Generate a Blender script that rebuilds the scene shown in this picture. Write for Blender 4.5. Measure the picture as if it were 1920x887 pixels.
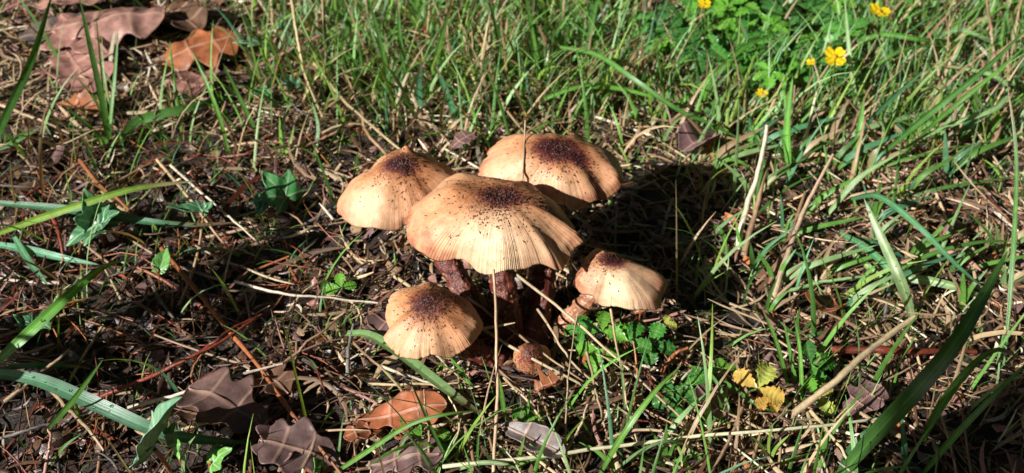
import bpy, math, random
import numpy as np
from mathutils import Vector, noise
R = math.radians
rng = np.random.default_rng(7)
random.seed(7)
for o in list(bpy.data.objects): bpy.data.objects.remove(o)
scn = bpy.context.scene
COL = scn.collection

# ---------------------------------------------------------------- camera
CAM = np.array((0.0, -0.3235, 0.335)); PITCH = R(40.0); HF = R(52.0)
cd = bpy.data.cameras.new('camera'); cam = bpy.data.objects.new('camera', cd); COL.objects.link(cam)
cam.location = CAM; cam.rotation_euler = (R(90) - PITCH, 0, 0)
cd.sensor_width = 36; cd.angle = HF; cd.clip_start = 0.01; cd.clip_end = 200
cd.dof.use_dof = True; cd.dof.focus_distance = 0.405; cd.dof.aperture_fstop = 16
scn.camera = cam
# ---------------------------------------------------------------- sky and sun
SUN_EL = R(31); SUN_DIR = np.array((0.81, 0.59))          # horizontal direction the light travels
SUN_DIR = SUN_DIR / np.hypot(*SUN_DIR)
w = bpy.data.worlds.new('World'); scn.world = w; w.use_nodes = True
nt = w.node_tree; nt.nodes.clear()
sky = nt.nodes.new('ShaderNodeTexSky'); sky.sky_type = 'NISHITA'; sky.sun_disc = False
sky.sun_elevation = SUN_EL; sky.sun_rotation = math.atan2(-SUN_DIR[0], -SUN_DIR[1])
bg = nt.nodes.new('ShaderNodeBackground'); bg.inputs['Strength'].default_value = 0.05
wo = nt.nodes.new('ShaderNodeOutputWorld')
nt.links.new(sky.outputs[0], bg.inputs[0]); nt.links.new(bg.outputs[0], wo.inputs[0])
sd = bpy.data.lights.new('sun', 'SUN'); sd.energy = 5.0; sd.angle = R(0.53); sd.color = (1.0, 0.975, 0.94)
sun = bpy.data.objects.new('sun', sd); COL.objects.link(sun)
sun.rotation_euler = Vector((SUN_DIR[0]*math.cos(SUN_EL), SUN_DIR[1]*math.cos(SUN_EL), -math.sin(SUN_EL))).to_track_quat('-Z', 'Y').to_euler()
sun.location = (-1, -1, 1.5)
scn.view_settings.view_transform = 'Standard'; scn.view_settings.look = 'None'
scn.view_settings.gamma = 1; scn.view_settings.exposure = 0.75
scn.view_settings.use_curve_mapping = False
scn.render.engine = 'CYCLES'

# ---------------------------------------------------------------- pixel <-> place
FPX = 960 / math.tan(HF/2)
FWD = np.array((0, math.cos(PITCH), -math.sin(PITCH))); RGT = np.array((1.0, 0, 0)); UPV = np.cross(RGT, FWD)
_gw = np.random.default_rng(3)
GW = [(a*math.cos(t), a*math.sin(t), p, m) for a, m in ((9, .0022), (17, .0016), (31, .0011), (55, .0007), (110, .0005), (190, .0003))
      for t, p in ((_gw.uniform(0, 6.28), _gw.uniform(0, 6.28)), (_gw.uniform(0, 6.28), _gw.uniform(0, 6.28)))]
def gh(x, y):
    x = np.asarray(x, float); y = np.asarray(y, float)
    z = np.zeros(np.broadcast(x, y).shape)
    for kx, ky, p, m in GW: z = z + m*np.sin(kx*x + ky*y + p)
    return z
def ray(px, py):
    d = FWD + RGT*(px-960)/FPX - UPV*(py-443.5)/FPX
    return d
def P(px, py, z=0.0):
    """a point z metres above the ground, seen at photo pixel px, py"""
    d = ray(px, py); zz = z
    for _ in range(4):
        t = (zz - CAM[2])/d[2]; q = CAM + d*t; zz = z + float(gh(q[0], q[1]))
    return q
def plane(px, py, c, n):
    d = ray(px, py); return CAM + d*(np.dot(c - CAM, n)/np.dot(d, n))
def pix(p):
    v = np.asarray(p) - CAM; dz = v @ FWD
    return 960 + FPX*(v @ RGT)/dz, 443.5 - FPX*(v @ UPV)/dz
def depth(p): return float((np.asarray(p) - CAM) @ FWD)

# ---------------------------------------------------------------- mesh helpers
def mk(name, V, F, mat, parent=None, col=None, uv=None, attrs=None, smooth=True):
    V = np.asarray(V, np.float32).reshape(-1, 3); F = np.asarray(F, np.int32)
    me = bpy.data.meshes.new(name); k = F.shape[1]
    me.vertices.add(len(V)); me.vertices.foreach_set('co', V.ravel())
    me.loops.add(F.size); me.loops.foreach_set('vertex_index', F.ravel())
    me.polygons.add(len(F)); me.polygons.foreach_set('loop_start', np.arange(0, F.size, k, dtype=np.int32))
    if smooth: me.polygons.foreach_set('use_smooth', np.ones(len(F), bool))
    me.update(calc_edges=True)
    if col is not None:
        c = np.ones((len(V), 4), np.float32); c[:, :3] = np.clip(np.broadcast_to(col, (len(V), 3)), 0, 1)
        a = me.color_attributes.new('col', 'FLOAT_COLOR', 'POINT'); a.data.foreach_set('color', c.ravel())
    if uv is not None:
        l = me.uv_layers.new(name='UVMap'); l.data.foreach_set('uv', np.asarray(uv, np.float32)[F.ravel()].ravel())
    for n, v in (attrs or {}).items():
        a = me.attributes.new(n, 'FLOAT', 'POINT'); a.data.foreach_set('value', np.asarray(v, np.float32).ravel())
    me.validate()
    me.materials.append(mat)
    o = bpy.data.objects.new(name, me); COL.objects.link(o)
    if parent is not None: o.parent = parent
    return o
def empty(name, loc=(0, 0, 0)):
    o = bpy.data.objects.new(name, None); COL.objects.link(o); o.location = loc; o.empty_display_size = .005
    return o
def tag(o, label, cat, group=None):
    o['label'] = label; o['category'] = cat
    if group: o['group'] = group
    return o
def kind(o, k, label=None):
    o['kind'] = k
    if label: o['label'] = label
    return o
def local(V, root):
    return np.asarray(V) - np.array(root.location)
def nrm(v):
    v = np.asarray(v, float); return v/np.maximum(np.linalg.norm(v, axis=-1, keepdims=True), 1e-9)
def spline(pts, n):
    p = np.asarray(pts, float)
    if len(p) == 2: return p[0] + (p[1]-p[0])*np.linspace(0, 1, n)[:, None]
    q = np.vstack((2*p[0]-p[1], p, 2*p[-1]-p[-2])); out = []
    seg = np.concatenate(([0], np.cumsum(np.linalg.norm(np.diff(p, axis=0), axis=1)))); seg /= seg[-1]
    for s in np.linspace(0, 1, n):
        i = min(max(np.searchsorted(seg, s, 'right')-1, 0), len(p)-2)
        t = (s-seg[i])/max(seg[i+1]-seg[i], 1e-9)
        a, b, c, d = q[i], q[i+1], q[i+2], q[i+3]
        out.append(.5*((2*b)+(c-a)*t+(2*a-5*b+4*c-d)*t*t+(3*b-a-3*c+d)*t**3))
    return np.array(out)
def tang(path): return nrm(np.gradient(path, axis=-2))
def ribbons(paths, widths, sides, fold=.25, across=3):
    """N blades: paths (N,K,3), widths (N,K), sides (N,K,3) -> verts, quads, uv; a crease runs along the middle"""
    N, K, _ = paths.shape
    T = tang(paths); S = nrm(sides - T*np.sum(sides*T, -1, keepdims=True)); Nn = np.cross(S, T)
    u = np.linspace(-1, 1, across)
    fold = np.broadcast_to(np.asarray(fold, float).reshape(-1, 1, 1, 1), (N, 1, 1, 1)) if np.ndim(fold) else fold
    V = paths[:, :, None, :] + S[:, :, None, :]*(u[None, None, :, None]*widths[:, :, None, None]*.5) \
        + Nn[:, :, None, :]*(np.abs(u)[None, None, :, None]*widths[:, :, None, None]*.5*fold)
    idx = np.arange(N*K*across).reshape(N, K, across)
    F = np.stack((idx[:, :-1, :-1], idx[:, :-1, 1:], idx[:, 1:, 1:], idx[:, 1:, :-1]), -1).reshape(-1, 4)
    uu = np.broadcast_to((u*.5+.5)[None, None, :], (N, K, across)); vv = np.broadcast_to(np.linspace(0, 1, K)[None, :, None], (N, K, across))
    return V.reshape(-1, 3), F, np.stack((uu, vv), -1).reshape(-1, 2)
def tubes(paths, radii, sides=5, cap=True):
    N, K, _ = paths.shape; T = tang(paths)
    ref = np.where(np.abs(T[..., 2:3]) > .85, np.array((1.0, 0, 0)), np.array((0, 0, 1.0)))
    A = nrm(np.cross(T, ref)); B = np.cross(T, A); ph = np.arange(sides)*2*math.pi/sides
    rad = radii[:, :, None, None]
    V = paths[:, :, None, :] + rad*(A[:, :, None, :]*np.cos(ph)[None, None, :, None] + B[:, :, None, :]*np.sin(ph)[None, None, :, None])
    idx = np.arange(N*K*sides).reshape(N, K, sides); nx = np.roll(idx, -1, 2)
    F = np.stack((idx[:, :-1], nx[:, :-1], nx[:, 1:], idx[:, 1:]), -1).reshape(-1, 4)
    uu = np.broadcast_to((np.arange(sides)/sides)[None, None, :], (N, K, sides)); vv = np.broadcast_to(np.linspace(0, 1, K)[None, :, None], (N, K, sides))
    return V.reshape(-1, 3), F, np.stack((uu, vv), -1).reshape(-1, 2)
def nz(p, s, off=0.0): return noise.noise(Vector((p[0]*s+off, p[1]*s+off*1.7, p[2]*s-off)))

# ---------------------------------------------------------------- materials
def mat(name):
    m = bpy.data.materials.new(name); m.use_nodes = True; nt = m.node_tree; nt.nodes.clear()
    out = nt.nodes.new('ShaderNodeOutputMaterial')
    return m, nt, out
def nd(nt, t, **kw):
    n = nt.nodes.new(t)
    for k, v in kw.items():
        if k in n.inputs: n.inputs[k].default_value = v
        else: setattr(n, k, v)
    return n
def ramp(nt, stops):
    r = nt.nodes.new('ShaderNodeValToRGB'); e = r.color_ramp.elements
    while len(e) < len(stops): e.new(.5)
    for el, (p, c) in zip(e, stops): el.position = p; el.color = (*c, 1)
    return r
def mixc(nt, fac, a, b, mode='MIX'):
    m = nt.nodes.new('ShaderNodeMix'); m.data_type = 'RGBA'; m.blend_type = mode
    for s, v in (('Factor', fac), ('A', a), ('B', b)):
        i = [k for k in m.inputs if k.name == s and (k.type == 'RGBA' or s == 'Factor' and k.type == 'VALUE')][0]
        if isinstance(v, (int, float)): i.default_value = v
        elif isinstance(v, tuple): i.default_value = (*v, 1)
        else: nt.links.new(v, i)
    return [k for k in m.outputs if k.type == 'RGBA'][0]
def plant_mat(name, transl=.35, rough=.4, stripe=0.0, spec=.5, mottle=.35, scale=420, bump=.25, vein=False):
    """colour comes from the piece's own 'col' attribute, mottled; thin tissue lets light through"""
    m, nt, out = mat(name); L = nt.links.new
    a = nd(nt, 'ShaderNodeAttribute', attribute_name='col')
    tc = nd(nt, 'ShaderNodeTexCoord')
    n1 = nd(nt, 'ShaderNodeTexNoise', Scale=scale, Detail=5.0, Roughness=.65); L(tc.outputs['Object'], n1.inputs['Vector'])
    r1 = ramp(nt, ((.25, (1-mottle,)*3), (.75, (1+mottle*.35,)*3))); L(n1.outputs[0], r1.inputs[0])
    c = mixc(nt, 1.0, a.outputs['Color'], r1.outputs[0], 'MULTIPLY')
    h = n1.outputs[0]
    if stripe:
        uvn = nd(nt, 'ShaderNodeUVMap'); mp = nd(nt, 'ShaderNodeMapping'); mp.inputs['Scale'].default_value = (16, .6, 1); L(uvn.outputs[0], mp.inputs[0])
        n2 = nd(nt, 'ShaderNodeTexNoise', Scale=1.0, Detail=3.0); L(mp.outputs[0], n2.inputs['Vector'])
        r2 = ramp(nt, ((.3, (1-stripe,)*3), (.7, (1+stripe*.5,)*3))); L(n2.outputs[0], r2.inputs[0])
        c = mixc(nt, 1.0, c, r2.outputs[0], 'MULTIPLY'); h = n2.outputs[0]
    if vein:
        v = nd(nt, 'ShaderNodeAttribute', attribute_name='vein')
        vc = mixc(nt, .75, c, vein if isinstance(vein, tuple) else (.45, .55, .3))
        c = mixc(nt, v.outputs['Fac'], c, vc)
    b = nd(nt, 'ShaderNodeBump', Strength=bump, Distance=.0004); L(h, b.inputs['Height'])
    p = nd(nt, 'ShaderNodeBsdfPrincipled', Roughness=rough); p.inputs['Specular IOR Level'].default_value = spec
    L(c, p.inputs['Base Color']); L(b.outputs[0], p.inputs['Normal'])
    if transl > 0:
        t = nd(nt, 'ShaderNodeBsdfTranslucent'); g = mixc(nt, 1.0, c, (1.25, 1.15, .55), 'MULTIPLY'); L(g, t.inputs['Color'])
        mx = nd(nt, 'ShaderNodeMixShader'); mx.inputs[0].default_value = transl
        L(p.outputs[0], mx.inputs[1]); L(t.outputs[0], mx.inputs[2]); L(mx.outputs[0], out.inputs[0])
    else: L(p.outputs[0], out.inputs[0])
    return m
M_GRASS = plant_mat('grass_tissue', .35, .32, .45, .5, .38, 170, .4)
M_STRAW = plant_mat('straw_tissue', .08, .42, .35, .45, .4, 500, .5)
M_LITTER = plant_mat('litter', .0, .36, 0, .5, .55, 700, .6)
M_TWIG = plant_mat('twig_bark', .0, .38, 0, .5, .6, 600, .8)
M_LEAF = plant_mat('dead_leaf', .12, .45, 0, .45, .7, 150, .8, vein=(.62, .38, .27))
M_IVY = plant_mat('ivy_leaf', .15, .28, 0, .55, .3, 260, .35, vein=(.42, .58, .36))
M_HERB = plant_mat('herb_leaf', .32, .33, 0, .5, .25, 300, .3, vein=(.28, .45, .1))
M_PETAL = plant_mat('petal', .3, .45, 0, .3, .15, 300, .1)
M_MOSS = plant_mat('moss', .3, .5, 0, .3, .4, 400, .2)

m, nt, out = mat('soil'); M_SOIL = m; L = nt.links.new
tc = nd(nt, 'ShaderNodeTexCoord')
n1 = nd(nt, 'ShaderNodeTexNoise', Scale=60.0, Detail=8.0, Roughness=.7); L(tc.outputs['Object'], n1.inputs['Vector'])
n2 = nd(nt, 'ShaderNodeTexNoise', Scale=520.0, Detail=6.0, Roughness=.7); L(tc.outputs['Object'], n2.inputs['Vector'])
r1 = ramp(nt, ((.3, (.012, .008, .006)), (.55, (.035, .021, .014)), (.75, (.08, .05, .033)))); L(n1.outputs[0], r1.inputs[0])
r2 = ramp(nt, ((.3, (.35,)*3), (.7, (1.4,)*3))); L(n2.outputs[0], r2.inputs[0])
c = mixc(nt, 1.0, r1.outputs[0], r2.outputs[0], 'MULTIPLY')
b = nd(nt, 'ShaderNodeBump', Strength=.9, Distance=.002); L(n2.outputs[0], b.inputs['Height'])
p = nd(nt, 'ShaderNodeBsdfPrincipled', Roughness=.6); L(c, p.inputs['Base Color']); L(b.outputs[0], p.inputs['Normal']); L(p.outputs[0], out.inputs[0])

m, nt, out = mat('mushroom_cap'); M_CAP = m; L = nt.links.new
tc = nd(nt, 'ShaderNodeTexCoord')
at = nd(nt, 'ShaderNodeAttribute', attribute_name='tone'); ad = nd(nt, 'ShaderNodeAttribute', attribute_name='disc'); ag = nd(nt, 'ShaderNodeAttribute', attribute_name='groove')
nA = nd(nt, 'ShaderNodeTexNoise', Scale=110.0, Detail=5.0, Roughness=.6); L(tc.outputs['Object'], nA.inputs['Vector'])
nB = nd(nt, 'ShaderNodeTexNoise', Scale=900.0, Detail=5.0, Roughness=.7); L(tc.outputs['Object'], nB.inputs['Vector'])
def math_(nt, op, a, b):
    n = nt.nodes.new('ShaderNodeMath'); n.operation = op
    for i, v in ((0, a), (1, b)):
        if isinstance(v, (int, float)): n.inputs[i].default_value = v
        else: nt.links.new(v, n.inputs[i])
    return n.outputs[0]
tone = math_(nt, 'ADD', at.outputs['Fac'], math_(nt, 'MULTIPLY', math_(nt, 'SUBTRACT', nA.outputs[0], .5), .6))
rt = ramp(nt, ((.0, (.24, .085, .03)), (.28, (.37, .145, .058)), (.48, (.51, .23, .10)), (.70, (.63, .325, .17)), (.86, (.63, .33, .18)), (.95, (.52, .235, .125)), (1.0, (.38, .15, .08))))
L(tone, rt.inputs[0])
disc = math_(nt, 'ADD', ad.outputs['Fac'], math_(nt, 'MULTIPLY', math_(nt, 'SUBTRACT', nB.outputs[0], .5), .95))
disc = math_(nt, 'ADD', disc, math_(nt, 'MULTIPLY', math_(nt, 'SUBTRACT', nA.outputs[0], .5), .45))
rd = ramp(nt, ((.0, (0, 0, 0)), (.15, (0, 0, 0)), (.36, (.5,)*3), (.54, (.93,)*3), (.75, (1, 1, 1)))); L(disc, rd.inputs[0])
rdc = ramp(nt, ((.2, (.28, .09, .03)), (.5, (.13, .026, .024)), (.8, (.028, .006, .009)))); L(disc, rdc.inputs[0])
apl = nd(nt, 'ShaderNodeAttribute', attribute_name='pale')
nC = nd(nt, 'ShaderNodeTexNoise', Scale=240.0, Detail=6.0, Roughness=.7); L(tc.outputs['Object'], nC.inputs['Vector'])
rC = ramp(nt, ((.3, (.72, .66, .6)), (.62, (1.0, 1.0, 1.0)))); L(nC.outputs[0], rC.inputs[0])
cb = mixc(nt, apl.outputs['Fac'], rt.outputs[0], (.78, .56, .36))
cb = mixc(nt, 1.0, cb, rC.outputs[0], 'MULTIPLY')
c = mixc(nt, rd.outputs[0], cb, rdc.outputs[0])
c = mixc(nt, math_(nt, 'MULTIPLY', ag.outputs['Fac'], .36), c, (.40, .17, .075))
b = nd(nt, 'ShaderNodeBump', Strength=.35, Distance=.0004); L(nB.outputs[0], b.inputs['Height'])
p = nd(nt, 'ShaderNodeBsdfPrincipled', Roughness=.52); p.inputs['Specular IOR Level'].default_value = .35
p.inputs['Subsurface Weight'].default_value = .25; p.inputs['Subsurface Radius'].default_value = (1, .45, .2); p.inputs['Subsurface Scale'].default_value = .0025
L(c, p.inputs['Base Color']); L(b.outputs[0], p.inputs['Normal']); L(p.outputs[0], out.inputs[0])

def simple(name, c0, c1, scale, rough, bump=.4, dist=.0005, spec=.5):
    m, nt, out = mat(name); L = nt.links.new
    tc = nd(nt, 'ShaderNodeTexCoord'); n = nd(nt, 'ShaderNodeTexNoise', Scale=scale, Detail=6.0, Roughness=.65); L(tc.outputs['Object'], n.inputs['Vector'])
    r = ramp(nt, ((.3, c0), (.7, c1))); L(n.outputs[0], r.inputs[0])
    b = nd(nt, 'ShaderNodeBump', Strength=bump, Distance=dist); L(n.outputs[0], b.inputs['Height'])
    p = nd(nt, 'ShaderNodeBsdfPrincipled', Roughness=rough); p.inputs['Specular IOR Level'].default_value = spec
    L(r.outputs[0], p.inputs['Base Color']); L(b.outputs[0], p.inputs['Normal']); L(p.outputs[0], out.inputs[0]); return m
M_STEM = simple('mushroom_stem', (.02, .005, .004), (.20, .045, .028), 380, .36, 1.0, .0009)
M_STEMPALE = simple('mushroom_stem_pale', (.20, .06, .03), (.52, .27, .15), 420, .38, .6, .0006)
M_GILL = simple('mushroom_gill', (.42, .24, .13), (.62, .42, .26), 400, .55)
M_FLAKE = simple('cap_scale', (.025, .008, .006), (.13, .045, .02), 700, .5)
M_SCURF = simple('stem_scale', (.10, .03, .02), (.50, .28, .18), 350, .4)
M_STONE = simple('stone', (.07, .035, .025), (.26, .15, .11), 260, .6, .7, .001)
M_TRUNK = simple('trunk_bark', (.03, .02, .015), (.14, .10, .07), 40, .8, .8, .01)
m, nt, out = mat('water'); M_WATER = m
p = nd(nt, 'ShaderNodeBsdfPrincipled', Roughness=.02, IOR=1.33); p.inputs['Transmission Weight'].default_value = 1; p.inputs['Base Color'].default_value = (1, 1, 1, 1)
nt.links.new(p.outputs[0], out.inputs[0])

# ---------------------------------------------------------------- ground: one sheet, fine near the mushrooms
def axis(lo, hi, step, far):
    a = list(np.arange(lo, hi+1e-6, step)); s = step
    v = hi
    while v < far: s *= 1.5; v += s; a.append(v)
    s = step; v = lo; pre = []
    while v > -far: s *= 1.5; v -= s; pre.append(v)
    return np.array(pre[::-1] + a)
gx = axis(-.55, .55, .004, 40); gy = axis(-.22, .7, .004, 40)
X, Y = np.meshgrid(gx, gy); Z = gh(X, Y)
fine = (np.abs(X) < .55) & (Y > -.22) & (Y < .7)
Z = np.where(fine, Z + rng.normal(0, .0009, Z.shape), Z)
ix = np.arange(X.size).reshape(X.shape)
F = np.stack((ix[:-1, :-1], ix[:-1, 1:], ix[1:, 1:], ix[1:, :-1]), -1).reshape(-1, 4)
kind(mk('ground', np.stack((X, Y, Z), -1), F, M_SOIL), 'structure')

# colours, linear
C = dict(bright=(.15, .36, .06), mid=(.10, .25, .05), blue=(.11, .29, .14), dark=(.045, .14, .045), lime=(.27, .43, .07), pale=(.27, .43, .17),
         straw=(.56, .41, .24), wstraw=(.72, .61, .45), bstraw=(.36, .23, .13), brown=(.16, .085, .05), dbrown=(.07, .04, .028), grey=(.20, .17, .15),
         red=(.22, .045, .025), rust=(.38, .13, .05), pink=(.44, .22, .175), purple=(.20, .115, .105), yellow=(.75, .55, .05))
def cc(k, j=.12):
    return np.clip(np.array(C[k])*(1+rng.normal(0, j)) * (1+rng.normal(0, j*.35, 3)), .005, .9)

# ---------------------------------------------------------------- mushrooms
def periodic(th, val, q):
    o = np.argsort(th); th = th[o]; val = val[o]; n = len(th)
    T = np.concatenate((th[-2:]-2*math.pi, th, th[:3]+2*math.pi)); Vv = np.concatenate((val[-2:], val, val[:3]))
    i = np.clip(np.searchsorted(T, q, 'right')-1, 1, len(T)-3); t = (q-T[i])/(T[i+1]-T[i])
    m0 = (Vv[i+1]-Vv[i-1])/(T[i+1]-T[i-1])*(T[i+1]-T[i]); m1 = (Vv[i+2]-Vv[i])/(T[i+2]-T[i])*(T[i+1]-T[i])
    return (2*t**3-3*t*t+1)*Vv[i]+(t**3-2*t*t+t)*m0+(-2*t**3+3*t*t)*Vv[i+1]+(t**3-t*t)*m1
def sstep(a, b, x): t = np.clip((x-a)/(b-a), 0, 1); return t*t*(3-2*t)
LAST = {}
def mushroom(label, apex, rim, h, tilt, prof, stem, srad, discs, dents=(), nflake=300, nstri=115, wave=.0008, seed=1, tone0=0.0, pales=(), pale=False, warts=30, flake_bias=None, sag=4.0):
    lr = np.random.default_rng(seed)
    ap = P(*apex); n = nrm(np.array((tilt[0], tilt[1], 1.0))); c0 = ap - n*h
    ex = nrm(np.cross(np.array((0, 1.0, 0)), n)); ey = np.cross(n, ex)
    th = []; rr = []; lf = []
    for r in rim:
        l = (r[2] if len(r) > 2 else 0)*.001
        q = plane(r[0], r[1], c0 + n*l, n) - c0
        th.append(math.atan2(q @ ey, q @ ex)); rr.append(math.hypot(q @ ex, q @ ey)); lf.append(l)
    th, rr, lf = map(np.array, (th, rr, lf))
    NA, NR = nstri*4, 46
    q = np.linspace(-math.pi, math.pi, NA, endpoint=False)
    Rm = periodic(th, rr, q); Lf = periodic(th, lf, q)
    ph = np.cumsum(1 + .35*np.convolve(lr.normal(size=NA), np.ones(9)/9, 'same')); ph = ph/ph[-1]*nstri*2*math.pi
    stri = np.cos(ph)*np.clip(np.interp(np.arange(NA), np.arange(0, NA+6, 6), lr.uniform(.25, 1.15, len(np.arange(0, NA+6, 6)))), .2, 1)
    start = .78 + .09*np.interp(np.arange(NA), np.arange(0, NA+9, 9), lr.uniform(-1, 1, len(np.arange(0, NA+9, 9))))
    mod = .55+.45*np.sin(q*5+seed)+.3*np.sin(q*11+seed*2)
    Rm = Rm*(1 + .006*stri*np.clip(mod, .2, 1) + .007*np.sin(q*13+seed) + .006*np.convolve(lr.normal(size=NA), np.ones(5)/5, 'same'))
    notch = np.zeros(NA)
    for _ in range(10):
        c_ = lr.uniform(-math.pi, math.pi); notch = notch + lr.uniform(.012, .05)*np.exp(-((q-c_)/lr.uniform(.012, .04))**2)
    s = np.concatenate(([0.004], np.linspace(.02, 1, NR-1)**.9))
    S, Q = np.meshgrid(s, q, indexing='ij'); RR = Rm[None]*S*(1-notch[None]*S**9)
    px = RR*np.cos(Q); py = RR*np.sin(Q)
    hh = h*(1-S**prof) + Lf[None]*S**2.5
    env = np.clip((S-start[None])/(.99-start[None]), 0, 1)**1.7*np.clip(.65+.5*np.sin(Q*3+seed), .25, 1)
    hh = hh + .00009*stri[None]*env*np.clip(mod, .2, 1)[None] + wave*(np.sin(Q*6+seed)+.6*np.sin(Q*10+2*seed))*S**3 - .0012*sstep(.9, 1.0, S)
    for dx, dy, rad, dep in dents:
        d = plane(dx, dy, c0 + n*h*.7, n) - c0; d2 = (px-d@ex)**2+(py-d@ey)**2
        hh = hh - dep*.001*np.exp(-d2/(rad*.001)**2)
    top = c0 + px[..., None]*ex + py[..., None]*ey + hh[..., None]*n
    flat = top.reshape(-1, 3)
    bump = np.array([nz(v, 90, seed)*.0007 + nz(v, 260, seed)*.0002 for v in flat]).reshape(S.shape)
    top = top + (bump*np.minimum(1, S*6))[..., None]*n
    disc = np.zeros(S.shape)
    for dx, dy, ra, rb, ang, st in discs:
        d = plane(dx, dy, c0 + n*h*.85, n) - c0; ux = px-d@ex; uy = py-d@ey
        ca, sa = math.cos(ang), math.sin(ang); a = (ux*ca+uy*sa)/(ra*.001); b_ = (-ux*sa+uy*ca)/(rb*.001)
        disc = np.maximum(disc, st*np.exp(-(a*a+b_*b_)*.62))
    tone = S + tone0
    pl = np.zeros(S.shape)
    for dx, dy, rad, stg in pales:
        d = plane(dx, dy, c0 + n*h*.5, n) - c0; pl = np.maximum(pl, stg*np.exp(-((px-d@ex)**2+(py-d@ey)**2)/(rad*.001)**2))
    LAST['top'] = top
    groove = np.clip(-stri, 0, 1)[None]*env
    thick = .0032*(1-S)**.8 + .00075
    bot = top - thick[..., None]*n
    V = np.concatenate((top.reshape(-1, 3), bot.reshape(-1, 3))); M = S.size
    ix = np.arange(M).reshape(S.shape); jx = np.roll(ix, -1, 1)
    Ft = np.stack((ix[:-1], ix[1:], jx[1:], jx[:-1]), -1).reshape(-1, 4); Fb = Ft[:, ::-1] + M
    Fr = np.stack((ix[-1], ix[-1]+M, jx[-1]+M, jx[-1]), -1)
    Fc = np.stack((ix[0], jx[0], jx[0]+M, ix[0]+M), -1)
    root = empty('mushroom', P(*stem[0])); tag(root, label, 'mushroom', 'cluster of mushrooms')
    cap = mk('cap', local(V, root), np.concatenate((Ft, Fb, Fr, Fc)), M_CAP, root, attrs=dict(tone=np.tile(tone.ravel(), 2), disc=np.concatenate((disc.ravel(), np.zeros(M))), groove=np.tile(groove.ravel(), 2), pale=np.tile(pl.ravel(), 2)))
    # gills: thin plates hanging under the cap
    gi = np.arange(0, NA, 4); gs = [k for k in range(6, NR, 5)] + [NR-2]
    gv = []; gf = []
    for a in gi:
        b0 = len(gv)
        for k in gs:
            f = s[k]; gv.append(bot[k, a]+n*.0004); gv.append(bot[k, a] - n*(.0042*math.sin(math.pi*min(1, f*.9+.1))**.7+.0003))
        for k in range(len(gs)-1): gf.append((b0+2*k, b0+2*k+1, b0+2*k+3, b0+2*k+2))
    g = mk('gills', local(gv, root), gf, M_GILL, cap); g['kind'] = 'stuff'
    # dark fibrous scales on the cap
    fv = []; ff = []
    k = 0; tries = 0
    while k < nflake and tries < nflake*30:
        tries += 1
        si = lr.uniform(.03, .92)**.8; a = lr.integers(NA); ri = min(int(np.searchsorted(s, si)), NR-2)
        if lr.uniform() > 1.05*math.exp(-((si-.12)/.46)**2)+.06: continue
        c_ = top[ri, a] + (top[ri+1, a]-top[ri, a])*lr.uniform()
        if flake_bias is not None:
            fx, fy = pix(c_)
            if lr.uniform() > math.exp(-((fx-flake_bias[0])**2+(fy-flake_bias[1])**2)/flake_bias[2]**2)+.12: continue
        rad = nrm(top[ri+1, a]-top[ri-1, a]) if ri > 0 else ex; tn = nrm(np.cross(n, rad)); up = nrm(np.cross(rad, tn))
        an = lr.normal(0, .7); t1 = rad*math.cos(an)+tn*math.sin(an); t2 = np.cross(up, t1)
        l = (.00018+.0006*lr.uniform()**2)*(1.25 if si > .25 else .9); wd = l*lr.uniform(.3, .6); ht = lr.uniform(.0001, .00028)
        b0 = len(fv); fv += [c_-t1*l-up*.0001, c_+t2*wd-up*.0001, c_+t1*l+up*ht*1.3, c_-t2*wd-up*.0001, c_+up*ht]
        ff += [(b0, b0+4, b0+1), (b0+1, b0+4, b0+2), (b0+2, b0+4, b0+3), (b0+3, b0+4, b0)]; k += 1
    cand = np.argwhere(disc > .3)
    for _ in range(int(nflake*1.1) if len(cand) else 0):
        ri, a = cand[lr.integers(len(cand))]
        if ri < 1 or ri > NR-3 or lr.uniform() > disc[ri, a]**1.5*min(1, s[ri]*5): continue
        c_ = top[ri, a] + (top[ri+1, a]-top[ri, a])*lr.uniform(); rad = nrm(top[ri+1, a]-top[ri-1, a]); tn = nrm(np.cross(n, rad)); up = nrm(np.cross(rad, tn))
        an = lr.uniform(0, 6.28); t1 = rad*math.cos(an)+tn*math.sin(an); t2 = np.cross(up, t1); l = lr.uniform(.0003, .0008); wd = l*.3; ht = lr.uniform(.0002, .0006)
        b0 = len(fv); fv += [c_-t1*l-up*.0001, c_+t2*wd-up*.0001, c_+t1*l+up*ht*1.4, c_-t2*wd-up*.0001, c_+up*ht]
        ff += [(b0, b0+4, b0+1), (b0+1, b0+4, b0+2), (b0+2, b0+4, b0+3), (b0+3, b0+4, b0)]
    fl = mk('cap_scales', local(fv, root), ff, M_FLAKE, cap, smooth=False); fl['kind'] = 'stuff'
    # stem
    b0_ = P(*stem[0]); dd = c0 - b0_
    pts = [b0_] + [b0_ + dd*f_ + np.array((0, 0, -sag*.001))*math.sin(math.pi*f_) for f_ in (.3, .6)] + [c0 - n*.010, c0 + n*h*.35]
    path = spline(pts, 80); NS = 56
    tl = np.linspace(0, 1, 80); rad = srad*.001*(1.25-.35*tl + .25*np.exp(-((tl)/.15)**2) + .1*np.exp(-((tl-1)/.12)**2))
    V, F, uv = tubes(path[None], rad[None], NS)
    V = V.reshape(80, NS, 3); cen = path[:, None, :]; dr = nrm(V-cen)
    dsp = np.array([nz(v, 150, seed)*.0009 + max(0, nz(v, 380, seed+3))*.0017 for v in V.reshape(-1, 3)]).reshape(80, NS)
    fib = .0001*np.sin(np.linspace(0, 2*math.pi*14, NS, endpoint=False))[None]
    V = V + dr*(dsp+fib)[..., None]
    st = mk('stem', local(V.reshape(-1, 3), root), F, M_STEMPALE if pale else M_STEM, root)
    wv = []; wf = []
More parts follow.
